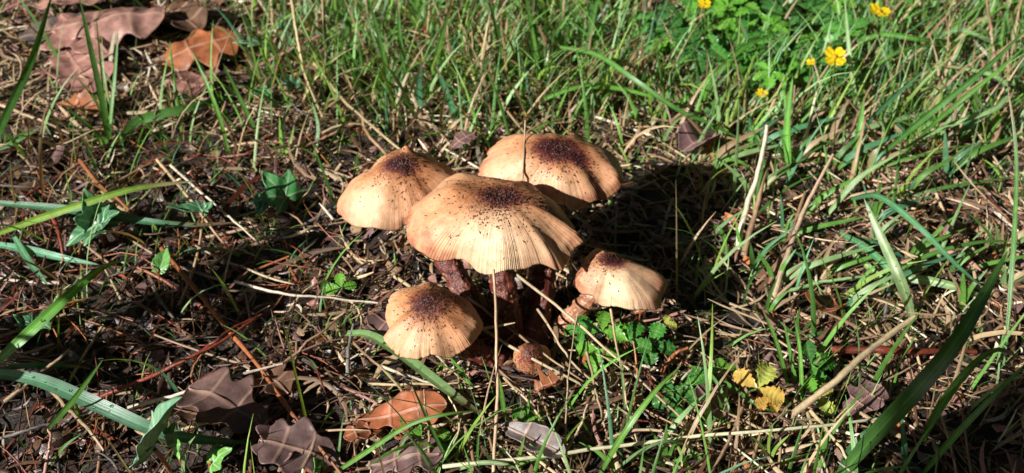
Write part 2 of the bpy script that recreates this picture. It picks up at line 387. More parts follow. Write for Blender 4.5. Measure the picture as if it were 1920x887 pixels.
    for _ in range(warts):
        i = lr.integers(8, 74); a = lr.integers(NS); c_ = V[i, a]; up = dr[i, a]; t1 = nrm(path[min(i+1, 79)]-path[i-1]); t2 = np.cross(up, t1)
        l = lr.uniform(.0006, .0016); wd = lr.uniform(.0004, .001); b0 = len(wv)
        wv += [c_-t1*l-up*.0003, c_+t2*wd-up*.0003, c_+t1*l+up*.0005, c_-t2*wd-up*.0003, c_+up*.0006]
        wf += [(b0, b0+4, b0+1), (b0+1, b0+4, b0+2), (b0+2, b0+4, b0+3), (b0+3, b0+4, b0)]
    if wv: mk('stem_scales', local(wv, root), wf, M_SCURF, st, smooth=False)['kind'] = 'stuff'
    return root
mushroom('largest wavy tan mushroom with frilled pale front, standing in front of two others',
         (932, 372, .071), [(762, 432), (765, 405), (775, 385), (795, 362, 2), (825, 342, 3), (858, 331, 3), (900, 338, 1), (950, 346, 0), (1000, 358), (1050, 385), (1072, 412), (1082, 438), (1095, 452), (1078, 462), (1062, 480), (1050, 497), (1015, 490, 1), (985, 500), (955, 506), (925, 511, -1), (905, 505), (880, 490, 1), (850, 481, 1), (810, 478), (780, 462)],
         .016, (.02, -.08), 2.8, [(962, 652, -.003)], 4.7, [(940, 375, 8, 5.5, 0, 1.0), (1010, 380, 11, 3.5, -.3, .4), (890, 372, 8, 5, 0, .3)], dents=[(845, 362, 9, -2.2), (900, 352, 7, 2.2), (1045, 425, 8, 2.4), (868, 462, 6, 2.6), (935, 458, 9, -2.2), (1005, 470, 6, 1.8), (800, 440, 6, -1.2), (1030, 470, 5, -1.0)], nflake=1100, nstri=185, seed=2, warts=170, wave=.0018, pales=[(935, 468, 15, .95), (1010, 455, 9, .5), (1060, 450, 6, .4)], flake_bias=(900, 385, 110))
mushroom('broad tan mushroom behind with large dark purple patch and creased right side',
         (1048, 283, .068), [(898, 322), (905, 298), (922, 274), (945, 259, 1), (985, 255), (1040, 258), (1095, 262), (1130, 280), (1160, 303), (1171, 322, 2), (1168, 342, 1), (1152, 358, -1), (1120, 372), (1078, 383), (1040, 380), (1000, 366), (950, 352), (915, 342)],
         .013, (.04, -.13), 2.6, [(996, 650, -.003)], 5.0, [(1045, 284, 9, 7, 0, 1.0), (1082, 296, 6, 4.5, -.5, .8), (1115, 318, 6, 2.2, -.75, .5)], dents=[(1132, 322, 6, 2.8), (1095, 305, 6, 1.2), (1000, 300, 12, -.8), (1150, 305, 6, -1.0)], nflake=620, nstri=155, seed=5, warts=150, wave=.0013, pales=[(950, 330, 12, .6), (1060, 365, 9, .5)])
CAPTOP = LAST['top']
mushroom('sloping orange tan mushroom with small nub on top beside dark litter',
         (752, 300, .066), [(630, 388), (640, 362), (668, 335), (700, 308), (728, 290), (752, 280, 2), (775, 284, 2), (805, 292), (836, 306), (856, 325), (846, 352), (815, 378), (790, 400), (764, 414), (735, 424), (692, 427), (655, 412), (638, 402)],
         .015, (-.10, -.16), 1.55, [(928, 638, -.003)], 4.5, [(748, 311, 6, 4.5, 0, 1.0)], dents=[(764, 283, 2.6, -4.5), (700, 350, 10, -1.0), (790, 330, 8, 1.2), (680, 415, 5, .8)], nflake=640, nstri=155, seed=8, warts=150, wave=.0012, pales=[(690, 390, 11, .6)], flake_bias=(740, 335, 80))
mushroom('small orange mushroom in front, densely speckled round its purple centre',
         (806, 566, .041), [(722, 588), (735, 552), (762, 537), (800, 530), (840, 541), (868, 556, 1), (890, 575), (905, 602), (897, 625), (880, 645), (845, 660), (805, 667), (768, 670), (735, 652), (720, 632), (728, 610)],
         .011, (-.02, -.20), 1.9, [(955, 690, -.003)], 4.0, [(802, 570, 6, 6, 0, .85), (845, 556, 7, 4, 0, .45)], dents=[(735, 615, 6, 1.3), (790, 655, 7, -.8), (870, 640, 7, .8)], nflake=850, nstri=135, seed=11, warts=120, wave=.0010, pales=[(790, 645, 8, .4)], tone0=-.12, flake_bias=(810, 600, 90))
mushroom('small cream mushroom leaning right on a pale scaly stem above green leaflets',
         (1142, 488, .043), [(1078, 530), (1085, 505), (1098, 482), (1116, 467, 1), (1140, 474), (1170, 486), (1205, 500), (1235, 512), (1251, 526), (1246, 550), (1234, 572), (1205, 579), (1175, 578), (1150, 570), (1120, 556), (1092, 543)],
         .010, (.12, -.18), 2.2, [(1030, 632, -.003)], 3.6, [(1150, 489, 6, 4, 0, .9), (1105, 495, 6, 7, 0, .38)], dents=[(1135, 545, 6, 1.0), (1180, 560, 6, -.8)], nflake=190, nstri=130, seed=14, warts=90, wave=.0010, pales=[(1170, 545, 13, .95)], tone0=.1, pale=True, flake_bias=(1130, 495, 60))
mushroom('tiny pinkish scaly mushroom button at the foot of the cluster',
         (992, 655, .017), [(963, 668), (968, 652), (985, 645), (1010, 646), (1030, 655), (1034, 668), (1025, 688), (1005, 698), (982, 695), (968, 684)],
         .009, (.1, -.35), 2.4, [(992, 712, -.003)], 3.2, [(992, 672, 7, 7, 0, .5)], nflake=240, nstri=60, seed=17, warts=10, tone0=-.25)

# ---------------------------------------------------------------- hand placed grass blades, straws and twigs
TOCAM = lambda p: nrm(CAM - p)
def blade_mesh(pts, wpx, n=16, roll=None, taper=1.0):
    """pts: (px, py, height in mm); a blade facing roughly the viewer, pointed at its end"""
    w3 = np.array([P(a, b_, c_*.001) for a, b_, c_ in pts]); path = spline(w3, n)
    t = np.linspace(0, 1, n)
    wd = wpx*depth(path[n//2])/FPX
    prof = (0.62+.38*sstep(0, .35, t))*np.clip(1-t**(3.2*taper), 0, 1)**.8 + .02
    T = tang(path); side = np.cross(T, np.array([TOCAM(p_) for p_ in path]))
    rl = (rng.normal(0, .35) if roll is None else roll) + rng.normal(0, .5)*(t-.5)
    side = nrm(side); nn = np.cross(side, T); side = side*np.cos(rl)[:, None] + nn*np.sin(rl)[:, None]
    return path, wd*prof, side
def blade(pts, wpx, ck, label, name='grass_strand', cat='grass', group='large grass blades', tipc=None, m=None, taper=1.0):
    n = 20
    path, wd, side = blade_mesh(pts, wpx, n, taper=taper)
    V, F, uv = ribbons(path[None], wd[None], side[None], rng.uniform(.12, .35), 5)
    t = uv[:, 1]; c0 = cc(ck); cl = c0[None]*(1.0+.12*np.sin(t*7+rng.uniform(0, 6)))[:, None]
    cl = cl*(1+.5*np.exp(-((uv[:, 0]-.5)/.07)**2))[:, None]
    if tipc is None and rng.uniform() < .3: tipc = 'bstraw'
    if tipc is not None:
        k = sstep(.72, .97, t)[:, None]; cl = cl*(1-k)+np.array(C[tipc])*k
    loc = np.array(path[0])
    ob = mk(name, V-loc, F, m or M_GRASS, None, col=cl, uv=uv); ob.location = loc
    tag(ob, label, cat, group)
    HERO.append((path, wd, side)); return ob
HERO = []
LIFT = .004
def stalk(pts, wpx, ck, label, name='straw_stem', cat='straw', group='dry straw stems', m=None, wob=.0006, taper=.55, knots=0, ck2=None):
    w3 = np.array([P(a, b_, c_*.001 + LIFT*min(1, max(0, (20-c_)/15))) for a, b_, c_ in pts]); n = 26
    path = spline(w3, n); path = path + np.cumsum(rng.normal(0, wob*.35, path.shape), 0)*np.sin(np.linspace(0, math.pi, n))[:, None]
    t = np.linspace(0, 1, n); rd = wpx*depth(path[n//2])/FPX*.5*(1-(1-taper)*t)
    for _ in range(knots):
        k = rng.uniform(.15, .85); rd = rd*(1+.45*np.exp(-((t-k)/.02)**2))
    rd = rd*(1+rng.normal(0, .05, n))
    V, F, uv = tubes(path[None], rd[None], 8)
    c0 = cc(ck); cl = c0[None]*(1+.18*np.sin(uv[:, 1]*rng.uniform(6, 14)+rng.uniform(0, 6)))[:, None]
    if ck2: k = sstep(.3, .7, uv[:, 1])[:, None]; cl = cl*(1-k)+np.array(C[ck2])*k
    K = len(V); loc = np.array(path[0])
    ob = mk(name, V[:K]-loc, F, m or M_STRAW, None, col=cl[:K], uv=uv[:K]); ob.location = loc
    return tag(ob, label, cat, group)

B = blade
# left side
B([(-25, 300, 20), (12, 215, 45), (60, 110, 62), (98, -12, 75)], 15, 'mid', 'long upright grass blade leaning right near the pale pink oak leaf')
B([(-20, 285, 6), (30, 262, 10), (80, 235, 14)], 15, 'mid', 'short broad grass blade left of the upright tuft by the oak leaves')
B([(-10, 440, 14), (60, 414, 22), (150, 384, 28), (255, 353, 30), (368, 339, 26)], 15, 'lime', 'yellow green grass blade with browned tip arching over the ivy', tipc='straw')
B([(-10, 380, 12), (120, 392, 16), (250, 412, 16), (350, 422, 12), (445, 417, 8)], 17, 'blue', 'blue green grass blade lying level behind the crinkled ivy leaf')
B([(-30, 700, 18), (60, 618, 32), (130, 552, 40), (190, 503, 42), (236, 487, 38)], 21, 'bright', 'broad bright green grass blade with blunt tip rising over dark litter')
B([(-10, 457, 6), (60, 470, 8), (120, 484, 8), (185, 496, 5)], 16, 'blue', 'blue green blade crossing another below the crinkled ivy')
B([(25, 440, 10), (55, 490, 8), (90, 535, 5)], 15, 'blue', 'short blade crossing under a blue green one below the ivy')
B([(-30, 698, 16), (70, 712, 22), (190, 762, 22), (320, 815, 16), (478, 832, 6)], 28, 'blue', 'widest blue green grass blade with water drops beside the standing ivy', taper=1.4)
B([(-10, 694, 14), (70, 684, 18), (165, 689, 10)], 11, 'dark', 'narrow dark wet blade above the widest blue green blade')
B([(82, 812, 4), (135, 752, 30), (193, 674, 45)], 13, 'bright', 'straight bright green blade crossing over the widest wet blade')
B([(95, 872, 2), (120, 838, 10), (152, 814, 14)], 7, 'mid', 'tiny curved green blade below the straight bright blade')
B([(430, 292, 0), (405, 200, 28), (360, 95, 52)], 8, 'bright', 'slender green blade standing in front of the orange brown oak leaf')
B([(500, 287, 0), (455, 195, 26), (418, 118, 50)], 9, 'mid', 'slender green blade standing beside the pale triangular ivy leaf')
B([(590, 300, 0), (597, 240, 14), (585, 190, 24)], 8, 'mid', 'short green blade standing by the straw left of the nubbed mushroom')
# bottom centre
B([(650, 626, 10), (690, 628, 16), (745, 660, 20), (800, 702, 20), (860, 748, 17), (912, 785, 8)], 23, 'pale', 'pale wet grass blade with drops passing under the small speckled mushroom', taper=1.6)
B([(600, 905, 0), (690, 845, 18), (770, 795, 30), (840, 776, 32), (900, 770, 26)], 10, 'bright', 'arching green blade over the reddish oak leaf')
B([(855, 895, 0), (812, 810, 20), (764, 703, 42)], 7, 'mid', 'thin straight green blade leaning over the arching blade')
B([(948, 790, 0), (941, 745, 14), (934, 695, 26)], 9, 'bright', 'short upright green blade touching the pale vertical straw')
B([(985, 805, 0), (990, 770, 10), (994, 726, 20)], 7, 'bright', 'short upright green blade beside the tiny scaly button')
B([(1118, 900, 0), (1165, 820, 24), (1225, 738, 38), (1278, 684, 40)], 12, 'bright', 'long curved green blade rising past the rust coloured upright twig')
B([(1140, 892, 0), (1200, 848, 14), (1250, 828, 20), (1300, 838, 12)], 10, 'pale', 'pale green blade arching down by the long horizontal straw')
B([(1172, 800, 0), (1170, 740, 14), (1163, 668, 34)], 7, 'pale', 'thin upright pale blade among the green leaflets')
B([(898, 900, 0), (895, 855, 12), (898, 805, 22)], 6, 'mid', 'small upright green blade left of the curled grey leaf')
B([(700, 893, 0), (740, 862, 10), (790, 845, 12), (820, 836, 8)], 7, 'pale', 'short pale blade below the arching green blade')
B([(860, 880, 2), (900, 868, 12), (950, 872, 14), (985, 888, 8)], 9, 'pale', 'small pale blade bent over in front of the vertical straw')
B([(1030, 885, 0), (1005, 845, 12), (985, 825, 14)], 7, 'bright', 'small bright blade in front of the curled grey leaf')
# bottom right
B([(1565, 905, 4), (1640, 815, 34), (1715, 735, 62), (1800, 630, 82), (1890, 470, 96)], 34, 'mid', 'widest long green blade rising in front of the red twig', taper=1.3)
B([(1575, 885, 2), (1610, 830, 16), (1655, 790, 22)], 22, 'dark', 'short dark blade at the foot of the widest green blade')
B([(1728, 828, 2), (1768, 755, 26), (1818, 690, 44), (1870, 655, 50), (1930, 680, 44)], 17, 'mid', 'shaded blade arching beside the widest green blade')
B([(1725, 895, 2), (1790, 818, 26), (1860, 745, 44), (1930, 675, 56)], 13, 'mid', 'yellowish based shaded blade beyond the arching one')
B([(1697, 890, 0), (1695, 830, 12), (1688, 768, 24)], 12, 'blue', 'small upright blue green blade right of the widest blade')
B([(1480, 735, 0), (1455, 640, 22), (1425, 570, 36)], 9, 'bright', 'slender blade leaning over the yellow leaflets')
B([(1505, 765, 0), (1500, 660, 26), (1488, 590, 44)], 8, 'bright', 'upright slender blade behind the thick straw end')
B([(1495, 735, 0), (1480, 650, 20), (1468, 595, 34)], 8, 'mid', 'second slender blade leaning beside the yellow leaflets')
B([(1330, 700, 4), (1370, 725, 8), (1420, 760, 8), (1462, 775, 4)], 9, 'mid', 'blade lying across the front of the yellow leaflets')
B([(1285, 685, 4), (1330, 700, 14), (1365, 760, 10), (1372, 800, 4)], 7, 'mid', 'thin blade drooping in front of the dark dead leaf')
B([(1270, 840, 0), (1300, 850, 6), (1335, 880, 4)], 9, 'bright', 'short bright blade lying left of the two splayed straws')
B([(1300, 795, 0), (1350, 790, 8), (1400, 805, 8)], 6, 'mid', 'small flat blade in front of the dark dead leaf')
# right side
B([(1712, 600, 2), (1690, 530, 22), (1655, 450, 34), (1620, 372, 44)], 21, 'pale', 'broad glossy bent blade standing before the round brown stone')
B([(1595, 372, 18), (1650, 368, 36), (1725, 425, 40), (1790, 492, 30), (1850, 545, 12)], 15, 'blue', 'blue green blade arching over to the right near the round stone')
B([(1660, 522, 4), (1740, 480, 18), (1830, 456, 24), (1905, 452, 20)], 13, 'mid', 'level green blade passing just below the round stone')
B([(1665, 518, 6), (1740, 526, 12), (1800, 540, 12), (1845, 556, 6)], 17, 'pale', 'pale glossy blade lying right of the broad bent blade')
B([(1575, 436, 6), (1630, 470, 14), (1680, 520, 14), (1715, 575, 4)], 15, 'blue', 'blue green blade sloping into the foot of the broad bent blade')
B([(1590, 465, 4), (1640, 510, 9), (1690, 560, 4)], 12, 'pale', 'lower blade parallel to the sloping blue green one')
B([(1640, 300, 8), (1740, 215, 44), (1840, 135, 66), (1935, 45, 84)], 13, 'mid', 'long straight blade slanting across the grass toward the bent blade')
B([(1690, 290, 4), (1770, 215, 34), (1850, 150, 52), (1925, 85, 64)], 9, 'bright', 'thinner blade running parallel beside the long slanting blade')
B([(1700, 270, 4), (1790, 230, 22), (1870, 200, 34), (1888, 165, 38), (1850, 138, 36), (1740, 118, 26)], 12, 'pale', 'blade folded back on itself above the dead bark')
B([(1885, 660, 2), (1898, 500, 30), (1906, 300, 60), (1888, 150, 84)], 9, 'mid', 'very long thin upright blade past the folded blade')
B([(1612, 225, 0), (1596, 130, 30), (1583, -10, 62)], 9, 'pale', 'pale upright stem like blade beside the open yellow flower')
B([(1580, 285, 0), (1650, 205, 30), (1738, 128, 48)], 12, 'blue', 'dark blue green blade slanting right of the yellow flower')
B([(1482, 345, 0), (1476, 240, 26), (1486, 145, 50)], 15, 'bright', 'broad upright bright blade between the two pale standing straws')
B([(1265, 200, 4), (1335, 145, 24), (1395, 88, 34), (1450, 65, 36)], 13, 'bright', 'bright blade curving up into the leafy flower patch')
B([(1050, 88, 30), (1120, 103, 40), (1190, 150, 40), (1270, 205, 32), (1345, 238, 20), (1410, 275, 6)], 10, 'mid', 'long pale blade arching over the turf toward the purple cone scales')
B([(1020, 185, 14), (1080, 163, 22), (1150, 163, 22), (1230, 183, 18), (1300, 215, 6)], 12, 'bright', 'bright blade lying level under the long arching pale blade')
B([(1445, 170, 0), (1420, 110, 18), (1382, 35, 40)], 9, 'blue', 'dark slender blade standing in the leafy flower patch')
B([(1545, 410, 2), (1610, 335, 24), (1690, 285, 36)], 11, 'pale', 'pale glossy blade slanting up left of the round stone')
B([(1600, 330, 2), (1610, 250, 24), (1620, 180, 40)], 14, 'bright', 'broad upright green blade behind the pale slanting blade')
B([(1560, 120, 10), (1640, 66, 30), (1735, 75, 30), (1830, 80, 14)], 10, 'bright', 'green blade lying level near the upper yellow flower')
B([(1500, 195, 6), (1590, 160, 18), (1690, 95, 30), (1800, 82, 20)], 9, 'bright', 'second level blade running under the upper yellow flower')
B([(1700, 130, 12), (1780, 60, 28), (1850, 75, 26), (1900, 115, 8)], 11, 'pale', 'pale blade drooping at the edge of the turf by tall dry stalks')
B([(1395, 480, 2), (1384, 440, 12), (1380, 415, 18)], 8, 'bright', 'short bright blade against the dark mushroom shade and straw')
B([(1340, 320, 2), (1368, 300, 12), (1400, 312, 12), (1430, 350, 2)], 9, 'bright', 'short bright blade at the upper edge of the mushroom shade')
B([(1335, 420, 2), (1355, 440, 10), (1365, 490, 6)], 10, 'mid', 'dark blade within the mushroom shade beside the straws')
B([(1390, 590, 2), (1405, 530, 14), (1438, 495, 18)], 6, 'mid', 'thin blade at the right edge of the mushroom shade')
# tall turf behind
for pts, wd_, k, lb in (
    ([(735, 205, 0), (720, 110, 30), (690, -10, 62)], 10, 'bright', 'tall upright blade in the turf behind the nubbed mushroom'),
    ([(800, 180, 0), (825, 80, 34), (850, -10, 60)], 12, 'bright', 'tall broad blade leaning right in the turf near the orange leaf scrap'),
    ([(770, 190, 0), (752, 90, 30), (745, -10, 58)], 9, 'mid', 'tall narrow blade beside the broad leaning one in the turf'),
    ([(925, 180, 0), (935, 90, 26), (915, -10, 56)], 10, 'mid', 'tall blade crossing the rusty fallen stalk in the turf'),
    ([(1010, 170, 0), (1003, 90, 24), (985, -5, 54)], 9, 'bright', 'upright blade behind the tip of the thin straw over the cap'),
    ([(1085, 140, 0), (1105, 70, 22), (1120, 5, 44), (1135, 40, 46)], 10, 'mid', 'blade with bent tip in the turf beside the arching blade'),
    ([(860, 240, 0), (840, 180, 18), (815, 120, 36)], 13, 'blue', 'broad blue green blade low in the turf behind the caps'),
    ([(790, 230, 0), (785, 170, 20), (790, 110, 36)], 14, 'blue', 'broad pale green blade low in the turf by the nubbed mushroom'),
    ([(640, 120, 0), (650, 60, 20), (670, -10, 44)], 10, 'mid', 'blade standing in the turf near the far ivy leaf'),
    ([(1210, 130, 0), (1230, 50, 26), (1255, -10, 46)], 10, 'blue', 'blade standing at the edge of the leafy flower patch')):
    B(pts, wd_, k, lb)

S = stalk
S([(925, 925, 0), (926, 800, 18), (926, 650, 40), (925, 505, 58)], 7, 'straw', 'single pale straw standing upright in front of the largest mushroom', taper=.8, knots=1)
TB = CAPTOP.reshape(-1, 3); tx, ty = pix(TB)
def on_cap(a, b_): return TB[np.argmin((tx-a)**2+(ty-b_)**2)] + TOCAM(TB[0])*.0011
_P = P
SW = {(977, 352): on_cap(977, 352), (981, 325): on_cap(981, 325), (983, 290): on_cap(983, 290), (984, 264): on_cap(984, 264)}
def P(px, py, z=0.0): return SW[(px, py)] if (px, py) in SW else _P(px, py, z)
S([(960, 420, 20), (977, 352, 0), (981, 325, 0), (983, 290, 0), (984, 264, 0), (985, 225, 74)], 5, 'straw', 'thin straw standing across the broad mushroom behind', taper=.5, wob=.0001)
P = _P
S([(950, 500, 34), (1050, 580, 24), (1150, 670, 14), (1290, 795, 4)], 7, 'straw', 'long diagonal straw sloping down over the green leaflets', knots=1)
S([(740, 518, 6), (820, 570, 10), (970, 655, 14), (1100, 725, 9), (1190, 785, 2)], 8, 'straw', 'long diagonal straw lying over the tiny scaly button')
S([(830, 520, 8), (960, 620, 13), (1060, 690, 10), (1150, 750, 3)], 6, 'bstraw', 'thinner diagonal straw beside the one over the button')
S([(1008, 580, 14), (1070, 660, 14), (1125, 715, 8), (1180, 755, 3)], 6, 'straw', 'short diagonal straw below the leaning cream mushroom')
S([(830, 875, 6), (1000, 855, 9), (1280, 820, 12), (1500, 800, 12), (1660, 784, 5)], 8, 'wstraw', 'very long pale straw lying level along the front litter', taper=.7)
S([(1488, 775, 6), (1600, 688, 22), (1715, 595, 32)], 14, 'straw', 'thickest beige straw lying slantwise over the red twig', taper=.85)
S([(440, 528, 4), (560, 556, 7), (738, 573, 5)], 6, 'wstraw', 'pale level straw pointing at the small speckled mushroom')
S([(300, 462, 2), (415, 600, 6), (490, 695, 8), (560, 790, 8), (645, 895, 4)], 11, 'rust', 'long rust brown stalk lying diagonally across the dark oak leaf', 'plant_stalk', 'stalk', knots=2)
S([(185, 745, 1), (300, 700, 4), (400, 650, 6), (490, 590, 6)], 9, 'red', 'dark red twig slanting through the black litter', 'twig', 'twig', 'twigs', m=M_TWIG)
S([(360, 672, 1), (420, 632, 5), (480, 595, 7)], 8, 'red', 'shorter red twig doubled along the dark red one', 'twig', 'twig', 'twigs', m=M_TWIG)
S([(366, 735, 0), (362, 700, 8), (378, 665, 12)], 6, 'rust', 'short rust coloured upright stalk beside the purple oak leaf', 'plant_stalk', 'stalk')
S([(240, 765, 3), (330, 742, 6), (430, 712, 8), (530, 682, 6)], 8, 'wstraw', 'pale fibrous straw lying above the standing ivy leaf')
S([(530, 682, 4), (580, 640, 10), (640, 592, 12)], 6, 'bstraw', 'bent thin straw rising from the fibrous one')
S([(395, 500, 2), (440, 470, 6), (480, 480, 5)], 6, 'bstraw', 'short brown straw below the blue green level blade')
S([(1383, 468, 1), (1395, 400, 16), (1438, 235, 48)], 12, 'wstraw', 'pale thick straw standing at the edge of mushroom shade', taper=.6, ck2='wstraw')
S([(1395, 480, 1), (1412, 400, 16), (1445, 285, 36)], 12, 'bstraw', 'brown straw standing just beside the pale thick one')
S([(1448, 565, 1), (1490, 440, 16), (1562, 290, 36)], 12, 'straw', 'longest leaning straw of the pair right of the shade', taper=.5)
S([(1442, 535, 1), (1478, 440, 12), (1510, 360, 22)], 11, 'bstraw', 'shorter leaning brown straw of the pair right of the shade')
S([(1500, 300, 0), (1512, 245, 14), (1532, 170, 30)], 9, 'wstraw', 'white dry stalk standing below the yellow flower', taper=.4)
S([(1460, 300, 0), (1478, 240, 14), (1490, 160, 30)], 6, 'bstraw', 'brown dry stalk standing next to the white one')
S([(1455, 560, 2), (1520, 490, 10), (1592, 432, 14)], 7, 'straw', 'yellowish straw slanting up beside the leaning pair')
S([(1462, 548, 2), (1560, 530, 6), (1645, 518, 6)], 8, 'pale', 'greenish pale straw lying level at the foot of the leaning pair')
S([(1530, 655, 2), (1620, 657, 5), (1700, 661, 5), (1830, 660, 2)], 16, 'red', 'thick dark red twig lying level across the litter', 'twig', 'twig', 'twigs', m=M_TWIG, knots=2)
S([(652, 705, 0), (657, 650, 6), (663, 608, 9)], 9, 'grey', 'short grey twig standing beside the speckled mushroom', 'twig', 'twig', 'twigs', m=M_TWIG)
S([(1512, 768, 3), (1530, 830, 5), (1556, 900, 3)], 8, 'straw', 'left straw of the splayed pair below the yellow leaflets')
S([(1520, 770, 4), (1560, 820, 8), (1612, 900, 4)], 8, 'straw', 'right straw of the splayed pair below the yellow leaflets')
S([(1392, 765, 10), (1365, 815, 8), (1325, 895, 3)], 9, 'bstraw', 'brown straw slanting down from the dark dead leaf')
S([(1190, 770, 0), (1192, 700, 14), (1188, 640, 24)], 6, 'rust', 'rust coloured twig standing upright in the green leaflets', 'twig', 'twig', 'twigs', m=M_TWIG)
S([(1240, 700, 2), (1262, 672, 8), (1290, 652, 12)], 9, 'rust', 'curved rust coloured twig right of the green leaflets', 'twig', 'twig', 'twigs', m=M_TWIG)
S([(800, 895, 0), (803, 800, 18), (795, 730, 30)], 6, 'bstraw', 'thin brown straw standing behind the pale upright one')
S([(808, 890, 0), (860, 800, 12), (840, 738, 16), (808, 720, 14)], 5, 'straw', 'thin bent straw between the wet blade and upright straw')
S([(945, 708, 4), (990, 760, 9), (1040, 840, 7), (1065, 880, 2)], 6, 'straw', 'straw sloping down over the curled grey leaf')
S([(1005, 720, 4), (1030, 780, 9), (1055, 860, 4)], 6, 'bstraw', 'brown straw crossing the end of the curled grey leaf')
S([(1055, 855, 2), (1080, 810, 12), (1102, 758, 18)], 7, 'straw', 'short straw standing right of the curled grey leaf')
S([(660, 640, 6), (710, 690, 8), (750, 740, 8), (800, 835, 3), (803, 895, 2)], 6, 'bstraw', 'brown stem running from grey leaf past the speckled mushroom')
S([(640, 722, 2), (680, 742, 5), (708, 758, 4)], 9, 'pink', 'short thick pinkish stalk on the reddish oak leaf', 'plant_stalk', 'stalk')
S([(710, 685, 2), (790, 715, 4), (900, 760, 3)], 7, 'wstraw', 'pale straw lying behind the wet drop covered blade')
S([(690, 720, 2), (780, 722, 4), (880, 716, 3)], 6, 'straw', 'level straw lying under the speckled mushroom')
S([(770, 815, 2), (830, 790, 6), (890, 770, 6)], 8, 'straw', 'yellow straw lying beside the arching green blade')
S([(1060, 870, 6), (1075, 640, 20), (1083, 588, 26)], 4, 'straw', 'hair thin straw standing under the leaning cream mushroom')
S([(1145, 580, 26), (1160, 660, 20), (1195, 830, 2)], 5, 'straw', 'hair thin pale straw in front of the leaning cream mushroom')
S([(1100, 660, 14), (1118, 730, 10), (1150, 850, 2)], 6, 'straw', 'straw leaning over the front of the green leaflets')
S([(680, 205, 6), (690, 255, 10), (725, 290, 8)], 9, 'bstraw', 'dark brown straw behind the nubbed mushroom')
S([(590, 120, 8), (660, 200, 14), (752, 282, 14)], 8, 'straw', 'pale straw ending at the nub of the sloping mushroom')
S([(545, -10, 50), (570, 120, 24), (605, 220, 4)], 7, 'straw', 'tall straw leaning beside the far ivy leaf')
S([(605, 0, 40), (610, 110, 20), (590, 215, 3)], 6, 'straw', 'tall straw crossing behind the leaning one by the far ivy')
S([(835, 32, 10), (900, 85, 16), (940, 190, 14), (985, 250, 6)], 8, 'bstraw', 'long brown straw leaning in the turf behind the caps')
S([(880, 44, 6), (960, 41, 9), (1080, 38, 6)], 7, 'rust', 'rusty beaded stalk lying level across the far turf', 'plant_stalk', 'stalk', knots=3)
S([(1032, 165, 0), (1032, 120, 12), (1031, 78, 24)], 7, 'wstraw', 'whitish upright straw in the far turf beneath the arching blade')
S([(1180, 165, 0), (1192, 115, 14), (1207, 68, 26)], 7, 'wstraw', 'whitish leaning straw in the far turf near the leafy patch')
S([(1870, 160, 2), (1862, 60, 30), (1850, -10, 52)], 9, 'bstraw', 'left tall dry brown stalk behind the folded blade')
S([(1895, 140, 2), (1905, 60, 26), (1918, -10, 46)], 8, 'bstraw', 'right tall dry brown stalk behind the folded blade')
S([(1672, 158, 2), (1700, 120, 14), (1742, 82, 24)], 7, 'straw', 'short tan straw slanting beside the yellow flower')
S([(1560, 320, 2), (1600, 250, 16), (1635, 160, 34)], 8, 'bstraw', 'brown straw leaning between the long blades right of the flower')
S([(0, 196, 6), (60, 222, 8), (130, 250, 4)], 7, 'straw', 'pale straw lying left of the upright grass tuft')
S([(150, 300, 8), (190, 352, 10), (262, 415, 6)], 9, 'rust', 'orange brown stalk sloping behind the crinkled ivy', 'plant_stalk', 'stalk')
S([(92, 395, 4), (108, 440, 10), (120, 490, 3)], 9, 'red', 'red brown twig standing beside the crinkled ivy', 'twig', 'twig', 'twigs', m=M_TWIG)
S([(295, 300, 6), (370, 390, 8), (432, 470, 4)], 7, 'straw', 'pale straw sloping across the level blue green blade')
S([(320, 310, 6), (420, 400, 8), (490, 460, 4)], 6, 'wstraw', 'second pale straw sloping across the level blue green blade')
S([(10, 752, 6), (60, 705, 20), (130, 655, 26)], 9, 'bstraw', 'curved brown straw over the widest wet blade')
S([(0, 822, 4), (50, 808, 8), (130, 790, 6)], 7, 'grey', 'grey level straw under the straight bright blade')
S([(80, 715, 6), (130, 770, 8), (195, 845, 3)], 10, 'bstraw', 'flat brown dead stalk under the widest wet blade')
S([(82, 895, 0), (98, 830, 8), (90, 805, 10), (70, 900, 0)][:3], 8, 'pink', 'pinkish bent stalk in the near litter below the bright blade', 'plant_stalk', 'stalk')

# ---------------------------------------------------------------- tufts
def tuft(px, py, blades, label, ck='bright', group='grass tufts'):
    b0 = P(px, py, 0.0); root = empty('grass_tuft', b0); tag(root, label, 'grass tuft', group)
    for bl in blades:
        pts, wd_ = bl[0], bl[1]; k = bl[2] if len(bl) > 2 else ck
        path, wd, side = blade_mesh([(px+rng.normal(0, 3), py+rng.normal(0, 2), -1)] + list(pts), wd_, 14)
        V, F, uv = ribbons(path[None], wd[None], side[None], rng.uniform(.15, .4), 3)
        cl = cc(k)[None]*(1+.15*np.sin(uv[:, 1]*6))[:, None]
        mk('blade', local(V, root), F, M_GRASS, root, col=cl, uv=uv); HERO.append((path, wd, side))
    return root
tuft(207, 288, [([(185, 160, 34), (148, -8, 74)], 12), ([(190, 130, 34), (180, 27, 56)], 5), ([(212, 180, 26), (222, 52, 52)], 8), ([(175, 245, 12), (110, 193, 24)], 10), ([(255, 228, 14), (340, 205, 18), (442, 178, 12)], 18, 'mid'), ([(222, 250, 8), (235, 292, 4)], 6), ([(185, 200, 20), (140, 140, 36)], 6), ([(195, 260, 8), (150, 275, 6)], 8)],
     'tall tuft of grass blades rising before the pink oak leaves')
tuft(530, 300, [([(528, 270, 8), (524, 220, 22)], 8), ([(540, 280, 8), (552, 235, 18)], 8), ([(520, 285, 6), (505, 262, 12)], 7), ([(548, 288, 4), (562, 268, 10)], 6)], 'small pale grass tuft above the upright ivy leaf', 'lime')
